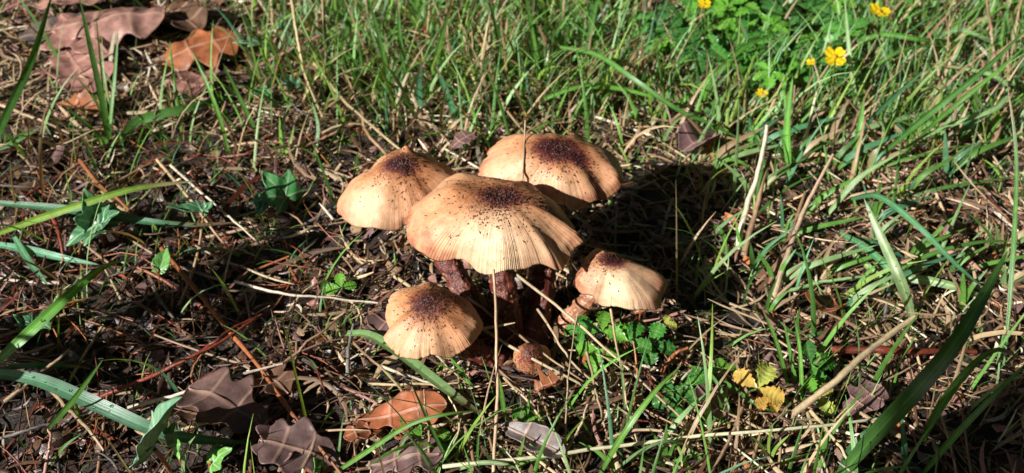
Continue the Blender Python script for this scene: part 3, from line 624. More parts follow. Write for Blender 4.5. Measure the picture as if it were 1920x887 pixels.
tuft(1500, 640, [([(1510, 615, 8), (1535, 590, 14)], 7), ([(1495, 610, 10), (1500, 575, 20)], 7), ([(1480, 620, 8), (1460, 600, 12)], 7), ([(1520, 630, 6), (1560, 618, 8)], 8)], 'small grass tuft above the yellow leaflets near red twig', 'mid')
tuft(1345, 800, [([(1335, 770, 8), (1322, 748, 12)], 6), ([(1352, 765, 9), (1345, 740, 18)], 6), ([(1365, 785, 6), (1390, 765, 8)], 6), ([(1330, 790, 4), (1310, 775, 8)], 5)], 'small thin tuft in front of the dark dead leaf', 'mid')
tuft(1250, 870, [([(1235, 830, 12), (1215, 800, 18)], 8), ([(1262, 835, 12), (1280, 805, 18)], 8), ([(1248, 830, 14), (1250, 790, 26)], 8), ([(1280, 860, 6), (1320, 850, 8)], 8), ([(1220, 862, 6), (1180, 845, 8)], 8)], 'low grass tuft below the long level straw', 'bright')
tuft(965, 880, [([(950, 850, 10), (930, 835, 14)], 8), ([(975, 850, 10), (985, 815, 20)], 7), ([(990, 865, 8), (1025, 860, 8)], 8), ([(940, 870, 8), (905, 850, 14)], 8)], 'low grass tuft in front of the curled grey leaf', 'bright')
tuft(730, 885, [([(760, 860, 10), (810, 835, 14)], 7), ([(720, 850, 10), (705, 820, 16)], 6), ([(770, 875, 8), (830, 865, 10)], 8), ([(745, 850, 12), (775, 800, 26)], 6)], 'low pale tuft under the thin leaning green blade', 'pale')
tuft(1440, 870, [([(1430, 840, 10), (1405, 815, 18)], 7), ([(1455, 840, 10), (1480, 815, 16)], 7), ([(1442, 830, 12), (1450, 795, 24)], 7), ([(1470, 865, 6), (1520, 850, 8)], 7)], 'low grass tuft left of the splayed straw pair', 'lime')
# turf tufts behind the mushrooms: look-alikes
spots = []
while len(spots) < 42:
    px, py = rng.uniform(570, 1900), rng.uniform(-30, 275)
    if 880 < px < 1190 and py > 225: continue
    if 620 < px < 870 and py > 255: continue
    if 1170 < px < 1600 and py < 215: continue
    if all((px-a)**2+((py-b_)*1.6)**2 > 55**2 for a, b_ in spots): spots.append((px, py))
for px, py in spots:
    bl = []
    for _ in range(int(rng.integers(4, 7))):
        lx = rng.normal(0, 34); L_ = rng.uniform(.6, 1.2)
        bl.append(([(px+lx*.35, py-42*L_, 14*L_), (px+lx*1.2, py-92*L_, 30*L_)], rng.uniform(5, 9), rng.choice(['bright', 'mid', 'lime', 'pale', 'bright'])))
    tuft(px, py, bl, 'small tuft of green blades in the turf behind the mushrooms', group='turf tufts behind the mushrooms')

spots = []
while len(spots) < 26:
    px, py = rng.uniform(1300, 1900), rng.uniform(270, 600)
    if np.hypot(px-1780, py-430) < 75 or (px < 1400 and py > 330): continue
    if all((px-a)**2+((py-b_)*1.5)**2 > 62**2 for a, b_ in spots): spots.append((px, py))
for px, py in spots:
    bl = []
    for _ in range(int(rng.integers(3, 6))):
        lx = rng.normal(45, 45); L_ = rng.uniform(.6, 1.25)
        bl.append(([(px+lx*.45, py-38*L_, 13*L_), (px+lx*1.4, py-74*L_, 22*L_)], rng.uniform(6, 13), rng.choice(['bright', 'mid', 'pale', 'blue', 'straw'])))
    tuft(px, py, bl, 'sparse tuft of leaning blades in the straw litter round the stone', group='leaning tufts round the stone')
# ---------------------------------------------------------------- fallen leaves
def frame_from(a, b_, roll, pitch=0.0):
    x = nrm(b_-a); z = np.array((0, 0, 1.0)); y = nrm(np.cross(z, x)); z = np.cross(x, y)
    y2 = y*math.cos(roll)+z*math.sin(roll); return x, y2, np.cross(x, y2)
LEAVES = []
def oak_leaf(base, tip, wr, ck, label, roll=0.0, curl=.25, lobes=3, seed=0, name='oak_leaf', amp=.17, group='fallen oak leaves', cat='dead leaf', ripple=.0034):
    lr = np.random.default_rng(seed+100)
    a = P(base[0], base[1], base[2]*.001+.004); b_ = P(tip[0], tip[1], tip[2]*.001+.004); Ln = np.linalg.norm(b_-a); x, y, z = frame_from(a, b_, roll); LEAVES.append(((a+b_)/2, Ln*.42*max(wr, .5)))
    NT, NU = 54, 25; t = np.linspace(0, 1, NT); u = np.linspace(-1, 1, NU); T, U = np.meshgrid(t, u, indexing='ij')
    env = np.sin(math.pi*np.clip(t, 0, 1)**1.1)**.55*(0.75+.35*t)
    def side(ph): return env*((1-amp)+amp*np.cos(2*math.pi*(lobes*t+ph))+.07*np.sin(t*19+lr.uniform(0, 6))+.03*np.sin(t*29+lr.uniform(0, 6))) + .015
    wl, wr_ = side(.5+lr.uniform(-.1, .1)), side(.5+lr.uniform(-.1, .1))
    W = np.where(U < 0, wl[:, None], wr_[:, None])*Ln*wr*.5
    sh = .03*Ln*np.abs(U)*(W/(Ln*wr*.5))
    veins = np.zeros(T.shape); vp = (np.arange(lobes)+.12)/lobes
    for v in vp:
        veins = np.maximum(veins, np.exp(-((T-v-.0)/.010)**2)*(np.abs(U) < .95))
    veins = np.maximum(veins, np.exp(-(U*W/(Ln*.008))**2))
    X_ = T*Ln*.95 + sh; Y_ = U*W
    rp = np.array([nz((p_[0], p_[1], 0), 55, seed)*ripple + nz((p_[0], p_[1], .3), 130, seed)*ripple*.35 for p_ in np.stack((X_, Y_), -1).reshape(-1, 2)]).reshape(T.shape)
    Z_ = curl*np.abs(Y_)**1.5/math.sqrt(Ln*wr*.5) + rp + veins*.0008 + .05*Ln*np.sin(T*3.1) + .012*Ln*np.cos(T*lobes*2*math.pi)*np.abs(U)
    V = a + X_[..., None]*x + Y_[..., None]*y + Z_[..., None]*z
    g = gh(V[..., 0], V[..., 1]); V[..., 2] = np.maximum(V[..., 2], g+.0012)
    ix = np.arange(T.size).reshape(T.shape); F = np.stack((ix[:-1, :-1], ix[1:, :-1], ix[1:, 1:], ix[:-1, 1:]), -1).reshape(-1, 4)
    cl = np.array(cc(ck, .06))[None]*(1+.25*np.array([nz((p_[0], p_[1], 1), 70, seed+5) for p_ in np.stack((X_, Y_), -1).reshape(-1, 2)]))[:, None]
    root = empty(name, a); tag(root, label, cat, group)
    lf = mk('leaf_blade', local(V.reshape(-1, 3), root), F, M_LEAF, root, col=cl, attrs=dict(vein=veins*.8))
    md = lf.modifiers.new('thickness', 'SOLIDIFY'); md.thickness = .00035; md.offset = 0
    pt = spline([a - x*Ln*.14 + z*.001, a - x*Ln*.05 + z*.001, a + x*Ln*.04 + z*.0004], 10)
    V, F, uv = tubes(pt[None], np.full((1, 10), .0007), 6); mk('leaf_stalk', local(V, root), F, M_TWIG, root, col=np.array(C['brown']))
    return root
oak_leaf((95, 60, 10), (322, 25, 16), .62, 'pink', 'large pale pink oak leaf lying behind the tall grass tuft', roll=.12, lobes=3, seed=1, curl=-.3)
oak_leaf((205, 105, 5), (110, 30, 9), .75, 'pink', 'pinkish oak leaf tucked under the large pale one', roll=.1, lobes=3, seed=21, curl=-.2)
oak_leaf((300, 118, 5), (452, 62, 14), .72, 'rust', 'orange brown oak leaf with holes beside the pale ivy', roll=.25, lobes=3, seed=2, curl=-.25)
oak_leaf((122, 95, 3), (178, 178, 3), .7, 'pink', 'pinkish brown leaf lying behind the grass tuft blades', lobes=3, seed=3)
oak_leaf((405, 128, 3), (345, 185, 3), .8, 'pink', 'brown oak leaf in shade below the orange brown one', lobes=3, seed=4)
oak_leaf((115, 200, 3), (192, 215, 10), .6, 'rust', 'bright orange curled leaf at the foot of the tall tuft', lobes=3, seed=5, curl=.9)
oak_leaf((500, 805, 6), (345, 722, 10), .78, 'purple', 'dark purple oak leaf under the rust brown stalk', lobes=3, seed=6, roll=.1)
oak_leaf((640, 870, 3), (478, 825, 9), .8, 'purple', 'pale pinkish oak leaf right of the standing ivy', lobes=3, seed=7, roll=-.1, curl=.35, ripple=.004)
oak_leaf((668, 793, 4), (850, 762, 10), .5, 'rust', 'reddish oak leaf lying behind the arching green blade', lobes=3, seed=8, roll=.2)
oak_leaf((722, 800, 4), (640, 822, 8), .55, 'rust', 'small glossy orange brown leaf beside the reddish oak leaf', lobes=3, seed=9)
oak_leaf((690, 880, 2), (840, 850, 6), .6, 'purple', 'dull brown oak leaf beneath the low pale tuft', lobes=3, seed=19)
oak_leaf((1375, 790, 3), (1302, 722, 9), .7, 'purple', 'dark dead leaf left of the yellow leaflets', lobes=3, seed=10, amp=.1)
oak_leaf((1585, 785, 3), (1655, 720, 8), .7, 'purple', 'dark dead leaf under the thickest straw', lobes=3, seed=11, amp=.15)
oak_leaf((940, 800, 9), (1066, 858, 7), .42, 'grey', 'curled grey dead leaf right of the upright straw', lobes=3, seed=12, amp=.08, curl=1.0, roll=.3)
oak_leaf((690, 650, 5), (742, 585, 9), .8, 'purple', 'greyish dead leaf left of the small speckled mushroom', lobes=3, seed=13, amp=.12)
oak_leaf((1350, 255, 4), (1275, 285, 10), .7, 'purple', 'curled purple brown leaf beyond the mushroom shade', lobes=3, seed=14, amp=.1, curl=.9)
oak_leaf((850, 282, 4), (890, 250, 9), .9, 'purple', 'grey brown leaf between the two rear mushroom caps', lobes=3, seed=15, amp=.1)
oak_leaf((1765, 175, 3), (1905, 160, 8), .42, 'purple', 'dark reddish bark like leaf under the folded blade', lobes=3, seed=16, amp=.08)
oak_leaf((1560, 560, 3), (1530, 590, 10), .8, 'rust', 'small orange dead leaf right of the mushroom shade', lobes=3, seed=17, amp=.15, curl=.6)
oak_leaf((1000, 735, 4), (1048, 705, 10), .9, 'rust', 'crumpled orange brown leaf beside the tiny scaly button', lobes=3, seed=18, amp=.25, curl=1.1, ripple=.004)
oak_leaf((780, 72, 4), (812, 60, 9), .8, 'rust', 'orange leaf scrap in the far turf', lobes=2, seed=20, amp=.1, curl=.7)
oak_leaf((1190, 590, 8), (1240, 575, 12), .6, 'rust', 'small tan leaf scrap under the leaning cream mushroom', lobes=2, seed=22, amp=.2, curl=.6)
oak_leaf((560, 790, 2), (500, 885, 5), .8, 'purple', 'crumpled brown leaf tucked under the pale pinkish oak leaf', lobes=3, seed=31, curl=.5, ripple=.005)
oak_leaf((470, 690, 2), (545, 740, 4), .7, 'brown', 'dark crumpled leaf behind the purple oak leaf', lobes=3, seed=32, curl=.4, ripple=.005)
oak_leaf((60, 12, 8), (215, -8, 14), .6, 'pink', 'reddish oak leaf behind the large pale pink one', lobes=3, seed=33, curl=.2)
oak_leaf((300, 15, 5), (380, 60, 8), .6, 'brown', 'dark shaded leaf between the pink and orange oak leaves', lobes=3, seed=34, curl=.4)
oak_leaf((420, 790, 2), (300, 770, 5), .5, 'brown', 'dark brown leaf under the standing ivy leaf', lobes=3, seed=23, amp=.2)
oak_leaf((250, 40, 2), (20, 80, 4), .35, 'grey', 'grey rotten leaf beside the large pale pink oak leaf', lobes=3, seed=24, amp=.1)

# ---------------------------------------------------------------- ivy
def ivy(base, tip, ck, label, roll=0.0, foldk=.35, seed=0, wide=1.0, foot=None, rise=None):
    lr = np.random.default_rng(seed+300)
    a = P(base[0], base[1], base[2]*.001); b_ = P(tip[0], tip[1], tip[2]*.001); Ln = np.linalg.norm(b_-a); x, y, z = frame_from(a, b_, roll)
    NA, NRr = 97, 16; ph = np.linspace(-R(152), R(152), NA); rr = np.linspace(0, 1, NRr)**.8
    lob = ((0, 1.0), (R(52), .74*wide), (-R(52), .74*wide), (R(108), .55*wide), (-R(108), .55*wide))
    out_ = np.max([l/(1+1.55*np.abs(ph-p_)**1.15) for p_, l in lob], 0); out_ *= 1+.015*np.sin(ph*17+seed)
    Rg, Ph = np.meshgrid(rr, ph, indexing='ij'); r = Rg*out_[None]*Ln
    X_ = r*np.cos(Ph); Y_ = r*np.sin(Ph)
    vein = np.zeros(r.shape)
    for p_, l in lob: vein = np.maximum(vein, np.exp(-(r*(Ph-p_)/(Ln*.022))**2)*(Rg > .02))
    for p_, l in lob[:3]:
        for k in (.35, .6):
            for sg in (-1, 1):
                d = (X_*math.cos(p_)+Y_*math.sin(p_)-k*Ln*l) - sg*(-X_*math.sin(p_)+Y_*math.cos(p_))*1.2
                s_ = sg*(-X_*math.sin(p_)+Y_*math.cos(p_)); vein = np.maximum(vein, .6*np.exp(-(d/(Ln*.02))**2)*(s_ > 0)*(s_ < .28*Ln))
    Z_ = foldk*.7*np.abs(Y_) - .12*r*r/Ln*lr.uniform(.2, 1.6) + .0004*np.sin(X_/Ln*9+Y_/Ln*7+seed) + vein*.00025
    Z_ = Z_ + np.array([nz((p_[0], p_[1], seed), 120, seed)*.0006 for p_ in np.stack((X_, Y_), -1).reshape(-1, 2)]).reshape(r.shape)
    V = a + X_[..., None]*x + Y_[..., None]*y + Z_[..., None]*z
    ix = np.arange(r.size).reshape(r.shape); F = np.stack((ix[:-1, :-1], ix[1:, :-1], ix[1:, 1:], ix[:-1, 1:]), -1).reshape(-1, 4)
    ft = P(*foot) if foot else np.array((a[0], a[1]+.004, gh(a[0], a[1]))) + x*(-.006)
    ft = np.array((ft[0], ft[1], float(gh(ft[0], ft[1]))-.001))
    root = empty('ivy_leaf', ft); tag(root, label, 'ivy', 'ivy leaves')
    lf = mk('leaf_blade', local(V.reshape(-1, 3), root), F, M_IVY, root, col=np.array(cc(ck, .06)), attrs=dict(vein=vein))
    md = lf.modifiers.new('thickness', 'SOLIDIFY'); md.thickness = .0003; md.offset = 0
    pt = spline([ft, (ft*.45+a*.55) + np.array((0, 0, .003)), a+z*.0002], 14)
    V, F, uv = tubes(pt[None], np.full((1, 14), .0009), 7); mk('leaf_stalk', local(V, root), F, M_TWIG, root, col=np.array(C['rust'])*.8)
    return root
C['ivyd'] = (.045, .16, .065); C['ivym'] = (.08, .30, .09); C['ivyp'] = (.16, .33, .19); C['ivyl'] = (.14, .38, .06)
ivy((182, 418, 16), (160, 355, 34), 'ivym', 'crinkled green ivy leaf over the yellow green blade', .2, .5, 1)
ivy((186, 420, 18), (118, 455, 14), 'ivyd', 'dark drooping ivy leaf below the crinkled one', -.2, .5, 2)
ivy((190, 420, 18), (222, 395, 26), 'ivyd', 'small dark ivy leaf right of the crinkled one', .2, .4, 3)
ivy((535, 370, 12), (492, 318, 24), 'ivym', 'glossy green ivy leaf standing left of the nubbed mushroom', -.1, .3, 4, 1.15)
ivy((500, 372, 10), (482, 402, 10), 'ivyd', 'small dark ivy leaf just under the glossy one', .1, .4, 5)
ivy((380, 398, 14), (312, 388, 16), 'ivyd', 'dark folded ivy leaf above the level blue green blade', .35, .5, 6, .8)
ivy((384, 398, 14), (400, 376, 20), 'ivyd', 'tiny dark ivy leaf beside the folded one', 0, .4, 7)
ivy((490, 85, 14), (438, 72, 20), 'ivyp', 'pale triangular ivy leaf beside the orange brown oak leaf', .25, .25, 8, 1.1)
ivy((540, 55, 12), (522, 24, 22), 'ivyp', 'pale ivy leaf standing behind the triangular one', 0, .3, 9)
ivy((550, 165, 10), (540, 138, 16), 'ivyd', 'dark curled ivy leaf below the far pale ivy', .2, .8, 10)
ivy((490, 180, 8), (500, 160, 10), 'ivym', 'small mid green ivy leaf above the pale grass tuft', .1, .4, 11, 1.1)
ivy((425, 110, 8), (400, 100, 12), 'ivyp', 'tiny pale ivy leaf at the edge of the orange brown oak leaf', .1, .4, 12)
ivy((290, 842, 26), (325, 740, 48), 'ivyp', 'tall folded grey green ivy leaf standing before the widest blade', -.5, .9, 13, .7, foot=(325, 895, 0))
ivy((285, 840, 26), (240, 872, 20), 'ivyp', 'drooping grey green ivy leaf joined to the tall folded one', .3, .5, 14, .8, foot=(328, 897, 0))
ivy((322, 832, 24), (318, 795, 34), 'ivyl', 'bright yellow green ivy leaf standing beside the tall folded one', 0, .15, 15, 1.3, foot=(352, 890, 0))
ivy((400, 868, 10), (428, 838, 18), 'ivyl', 'small bright green ivy leaf at the end of widest blade', .2, .4, 16)
ivy((405, 880, 8), (420, 893, 8), 'ivym', 'small ivy leaf in front of the bright green one', .1, .3, 17)
ivy((600, 880, 10), (590, 858, 16), 'ivyl', 'small lobed green ivy leaf on the pale pinkish oak leaf', .1, .3, 18)
ivy((60, 610, 8), (25, 590, 12), 'ivyd', 'dark shiny ivy leaf behind the broad bright blade', .1, .4, 19)
ivy((72, 600, 8), (92, 612, 10), 'ivyd', 'small dark ivy leaf crossing behind the broad bright blade', .1, .4, 20)
ivy((300, 508, 6), (312, 462, 10), 'ivyl', 'narrow lime green leaf lying below the level blade', .1, .6, 21, .5)

# ---------------------------------------------------------------- leafy herb with yellow flowers
def leaflet(a, x, z, Ln, wr, teeth, seed, fold=.25, droop=.15):
    y = np.cross(z, x); NT, NU = 44, 7; t = np.linspace(0, 1, NT); u = np.linspace(-1, 1, NU); T, U = np.meshgrid(t, u, indexing='ij')
    w_ = np.sin(math.pi*np.clip(t, 0, 1)**1.2)**.8
    W = (w_*(1-.34*((t*teeth) % 1)**.8)+.01)[:, None]*Ln*wr*.5
    X_ = T*Ln + .16*Ln*np.abs(U)*w_[:, None]*.7; Y_ = U*W
    v = np.maximum(np.exp(-(Y_/(Ln*.025))**2), .7*np.exp(-((((T-.35*np.abs(U)*w_[:, None])*6) % 1-.5)/.12)**2))
    Z_ = fold*np.abs(Y_) - droop*X_*X_/Ln + .02*Ln*np.cos(2*math.pi*6*(T-.35*np.abs(U)*w_[:, None]))
    V = a + X_[..., None]*x + Y_[..., None]*y + Z_[..., None]*z
    ix = np.arange(T.size).reshape(T.shape); F = np.stack((ix[:-1, :-1], ix[1:, :-1], ix[1:, 1:], ix[:-1, 1:]), -1).reshape(-1, 4)
    return V.reshape(-1, 3), F, v.ravel()
C['herb'] = (.055, .24, .035); C['herbd'] = (.03, .15, .03); C['herbl'] = (.13, .38, .035); C['ygold'] = (.72, .45, .10); C['ylem'] = (.62, .60, .13)
def herb_leaf(px, py, z, lpx, rot, n, cks, label, group='leafy herb leaves', name='herb_leaf', tilt=None, spread=1.0, wr=.82, teeth=6):
    a = P(px, py, z*.001); ln = lpx*(1.2 if py > 500 else 1.0)*depth(a)/FPX
    nz_ = nrm(np.array((rng.normal(0, .18), -.35+rng.normal(0, .15), 1.0)) if tilt is None else np.array(tilt)); ex = nrm(np.cross((0, 1, 0), nz_)); ey = np.cross(nz_, ex)
    ft = np.array((a[0]+rng.normal(0, .004), a[1]+.004, 0)); ft[2] = float(gh(ft[0], ft[1]))-.001
    root = empty(name, ft); tag(root, label, 'leaf', group)
    offs = {3: (0, 1.45, -1.45), 5: (0, 1.05, -1.05, 2.05, -2.05), 2: (-.4, .9), 1: (0,)}[n]
    for i, o_ in enumerate(offs):
        an = R(rot)+o_*spread; x = ex*math.cos(an)+ey*math.sin(an)
        V, F, v = leaflet(a, x, nz_, ln*rng.uniform(.85, 1.1), wr*rng.uniform(.9, 1.1), teeth, i, rng.uniform(.1, .4), rng.uniform(0, .35))
        mk('leaflet', local(V, root), F, M_HERB, root, col=np.array(cc(cks[i % len(cks)], .1)), attrs=dict(vein=v*.55))
    pt = spline([ft, (ft+a)/2+np.array((rng.normal(0, .002), .002, .002)), a], 10)
    V, F, uv = tubes(pt[None], np.full((1, 10), .0005), 6); mk('leaf_stalk', local(V, root), F, M_HERB, root, col=np.array((.12, .2, .05)), attrs=dict(vein=np.zeros(len(V))))
    return root
H = herb_leaf
H(1128, 622, 16, 46, 80, 3, ['herbl', 'herb'], 'upright toothed green leaf directly under the leaning cream mushroom')
H(1122, 655, 14, 40, 250, 3, ['herbl', 'herbl'], 'bright toothed leaf hanging over the diagonal straw')
H(1178, 640, 15, 42, 60, 3, ['herb', 'herbl'], 'toothed green leaf beside the rust coloured upright twig')
H(1222, 645, 13, 36, -20, 3, ['herbd', 'herb'], 'dark toothed leaf right of the rust coloured upright twig')
H(1092, 622, 12, 30, 170, 3, ['herb'], 'small toothed leaf left of the rust coloured twig by the cream mushroom')
H(1245, 606, 18, 20, 10, 2, ['ylem'], 'lemon yellow leaf below the edge of the leaning cream mushroom')
H(1282, 722, 11, 38, -60, 3, ['herbd', 'herb'], 'dark green leaf below the curved rust coloured twig')
H(1262, 745, 9, 34, 200, 3, ['herbd'], 'darker green leaf in shade below the curved rust twig')
H(1420, 728, 20, 50, 60, 3, ['ylem', 'ygold', 'ygold'], 'yellow and gold toothed autumn leaf', spread=1.0, wr=.8)
H(1440, 745, 14, 28, 250, 2, ['ygold'], 'gold autumn leaf under the yellow one')
H(1530, 742, 8, 36, 30, 3, ['ylem', 'herbl'], 'yellowing leaf at the end of the thickest straw')
H(1520, 682, 12, 42, 15, 3, ['herb', 'herbd'], 'green toothed leaf right of the yellow autumn leaf')
H(1355, 692, 9, 26, 100, 3, ['herbl'], 'small light green leaf above the dark dead leaf')
H(985, 795, 6, 34, 30, 3, ['herbl', 'herb'], 'green toothed leaf behind the curled grey leaf')
H(790, 800, 12, 40, 160, 3, ['herbl'], 'light green leaf over the orange brown dead leaf')
H(815, 828, 10, 30, -10, 2, ['herbl'], 'pleated light green leaf beside the thin leaning blade')
H(640, 540, 6, 26, 100, 3, ['herbl'], 'feathery green moss like leaf left of the mushroom cluster')
pts_ = []
tries = 0
while len(pts_) < 70 and tries < 9000:
    tries += 1
    px, py = rng.normal(1390, 110), rng.normal(78, 48)
    if not (1195 < px < 1600 and -25 < py < 165): continue
    if py > 60 + (px-1195)*.35 or py < -30: continue
    if all((px-a)**2+((py-b_)*1.4)**2 > 24**2 for a, b_ in pts_): pts_.append((px, py))
for px, py in pts_:
    H(px, py, rng.uniform(15, 29), rng.uniform(32, 50), rng.uniform(0, 360), int(rng.choice([3, 5, 5])), [rng.choice(['herb', 'herb', 'herbd', 'herbl'])]*2, 'small green palmate leaf in the leafy patch round the yellow flowers', 'palmate leaves of the flower patch', wr=.6, teeth=5)
def flower(px, py, z, dpx, label, npet=4, rot=0.0, tilt=(0, -.7, 1.0)):
    a = P(px, py, z*.001); ln = dpx*.5*depth(a)/FPX; n = nrm(np.array(tilt, float)); ex = nrm(np.cross((0, 1, 0), n)); ey = np.cross(n, ex)
    ft = np.array((a[0]+.004, a[1]+.006, 0)); ft[2] = float(gh(ft[0], ft[1]))-.001
    root = empty('yellow_flower', ft); tag(root, label, 'flower', 'yellow flowers')
    for i in range(npet):
        an = rot+i*2*math.pi/npet; x = ex*math.cos(an)+ey*math.sin(an); y = np.cross(n, x)
        rh = np.linspace(0, 1, 8); fi = np.linspace(-math.pi, math.pi, 25); T, U = np.meshgrid(rh, fi, indexing='ij')
        X_ = ln*(.56+.44*T*np.cos(U)) - .13*ln*T**2*np.exp(-(U/.4)**2); Y_ = ln*.43*T*np.sin(U)*(1-.35*T*(np.cos(U) < 0)*np.abs(np.cos(U)))
        Z_ = .22*X_*X_/ln + ln*.05*np.sin(Y_/ln*16)*T + rng.normal(0, .04)*X_
        V = a + X_[..., None]*x + Y_[..., None]*y + Z_[..., None]*n; ix = np.arange(T.size).reshape(T.shape)
        F = np.stack((ix[:-1, :-1], ix[1:, :-1], ix[1:, 1:], ix[:-1, 1:]), -1).reshape(-1, 4)
        mk('petal', local(V.reshape(-1, 3), root), F, M_PETAL, root, col=np.array((.80, .58, .012))*rng.uniform(.85, 1.05))
    th = np.linspace(0, 2*math.pi, 14, endpoint=False); pv = []
    ht = np.linspace(0, 1, 6)
    V = np.array([a + n*ln*.22*h_ + (ex*math.cos(q)+ey*math.sin(q))*ln*.2*math.sqrt(max(0, 1-h_*h_))*(1+.2*(k % 2)) for h_ in ht for k, q in enumerate(th)])
    ix = np.arange(84).reshape(6, 14); jx = np.roll(ix, -1, 1); F = np.stack((ix[:-1], jx[:-1], jx[1:], ix[1:]), -1).reshape(-1, 4)
    mk('flower_centre', local(V, root), F, M_PETAL, root, col=np.array((.62, .36, .01)))
    pt = spline([ft, (ft+a)/2+np.array((.002, .001, 0)), a], 10)
    V, F, uv = tubes(pt[None], np.full((1, 10), .0006), 6); mk('flower_stalk', local(V, root), F, M_PETAL, root, col=np.array((.14, .22, .05)))
flower(1565, 107, 44, 48, 'open four petalled yellow flower at the edge of the leafy patch', rot=.75)
flower(1648, 22, 46, 48, 'flattened yellow flower beyond the open four petalled one', rot=.3, tilt=(.1, -.1, 1))
flower(1428, 175, 24, 26, 'small half open yellow flower below the leafy patch', rot=.2, tilt=(0, -.3, 1))
flower(1520, 117, 40, 20, 'tiny yellow flower half hidden beside the open one', rot=.5, tilt=(-.4, -.2, 1))
flower(1320, 8, 42, 30, 'yellow flower at the back of the leafy patch', rot=.6, tilt=(0, -.3, 1))

# ---------------------------------------------------------------- stones and cone scraps
def lump(px, py, dpx, label, mt, sq=(1, .9, .75), seed=0, name='stone', cat='stone', lift=0):
    a = P(px, py, 0); r = dpx*.5*depth(a)/FPX; n1, n2 = 18, 28
    la = np.linspace(-math.pi/2, math.pi/2, n1); lo = np.linspace(0, 2*math.pi, n2, endpoint=False); A, B_ = np.meshgrid(la, lo, indexing='ij')
    D = np.stack((np.cos(A)*np.cos(B_)*sq[0], np.cos(A)*np.sin(B_)*sq[1], np.sin(A)*sq[2]), -1)*r
    k = np.array([1+.22*nz(v/r, 1.1, seed)+.08*nz(v/r, 3.5, seed) for v in D.reshape(-1, 3)]).reshape(A.shape)
    V = D*k[..., None]; V[..., 2] += r*sq[2]*.7
    ix = np.arange(A.size).reshape(A.shape); jx = np.roll(ix, -1, 1); F = np.stack((ix[:-1], jx[:-1], jx[1:], ix[1:]), -1).reshape(-1, 4)
    o = mk(name, V.reshape(-1, 3), F, mt); o.location = (a[0], a[1], float(gh(a[0], a[1]))); return tag(o, label, cat)
lump(1780, 442, 48, 'round brown stone lying in the straw litter', M_STONE, seed=3)
lump(1352, 290, 46, 'purple brown cone scrap beside the curled purple leaf', M_STONE, (1, .8, .7), 5, 'cone_scrap', 'cone')
lump(1308, 268, 24, 'small orange brown nut beside the cone scrap', M_STONE, (1, .9, .8), 6, 'nut', 'nut')
lump(465, 108, 36, 'orange brown hollow nut shell beside the orange brown oak leaf', M_STONE, (1, .9, .8), 8, 'nut_shell', 'nut')

# ---------------------------------------------------------------- loose litter, countable straws first
def field(n, region=None):
    x = rng.uniform(-.48, .48, n); y = rng.uniform(-.15, .52, n); z = gh(x, y); px, py = pix(np.stack((x, y, z), -1))
    return x, y, z, px, py
def inframe(px, py, mrg=0): return (px > -mrg) & (px < 1920+mrg) & (py > -mrg) & (py < 887+mrg)
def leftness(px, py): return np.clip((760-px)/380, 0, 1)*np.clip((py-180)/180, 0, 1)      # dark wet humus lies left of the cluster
STR = ['straw', 'straw', 'bstraw', 'wstraw', 'bstraw', 'grey']
k = 0
while k < 190:
    x, y, z, px, py = field(1); px, py = px[0], py[0]
    if not inframe(px, py, -10): continue
    if 640 < px < 1260 and 330 < py < 720: continue
    Lm = rng.uniform(.02, .06); an = rng.uniform(0, math.pi) if px < 1100 else rng.normal(.9, .8); hz = rng.uniform(.003, .009)
    n = 12; t = np.linspace(-.5, .5, n); bend = rng.normal(0, .12)
    path = np.stack((x[0]+Lm*(np.cos(an)*t-np.sin(an)*bend*t*t), y[0]+Lm*(np.sin(an)*t+np.cos(an)*bend*t*t), np.zeros(n)), -1)
    path[:, 2] = gh(path[:, 0], path[:, 1]); path[:, 2] = np.linspace(path[0, 2], path[-1, 2], n) + np.linspace(rng.uniform(.001, .004), hz, n)
    rd = rng.uniform(.0004, .0011)*np.linspace(1, .7, n)
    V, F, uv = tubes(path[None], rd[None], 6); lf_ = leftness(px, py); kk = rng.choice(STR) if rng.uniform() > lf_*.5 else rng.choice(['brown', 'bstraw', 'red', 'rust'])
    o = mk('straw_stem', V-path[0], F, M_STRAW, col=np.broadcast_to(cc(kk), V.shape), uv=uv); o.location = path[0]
    where = 'in the turf behind the caps' if py < 300 and px > 560 else 'near the oak leaves behind the tall tuft' if py < 300 else 'in the dark litter beside the cluster' if px < 760 else 'in the litter before the cluster' if px < 1300 else 'in the litter round the red twig' if py > 560 else 'in the litter round the stone'
    hue = dict(straw='tan', bstraw='light brown', wstraw='whitish', grey='grey', brown='dark brown', red='dark red', rust='rust')[str(kk)]
    tag(o, 'short loose %s straw lying %s' % (hue, where), 'straw', 'loose straws on the litter'); k += 1

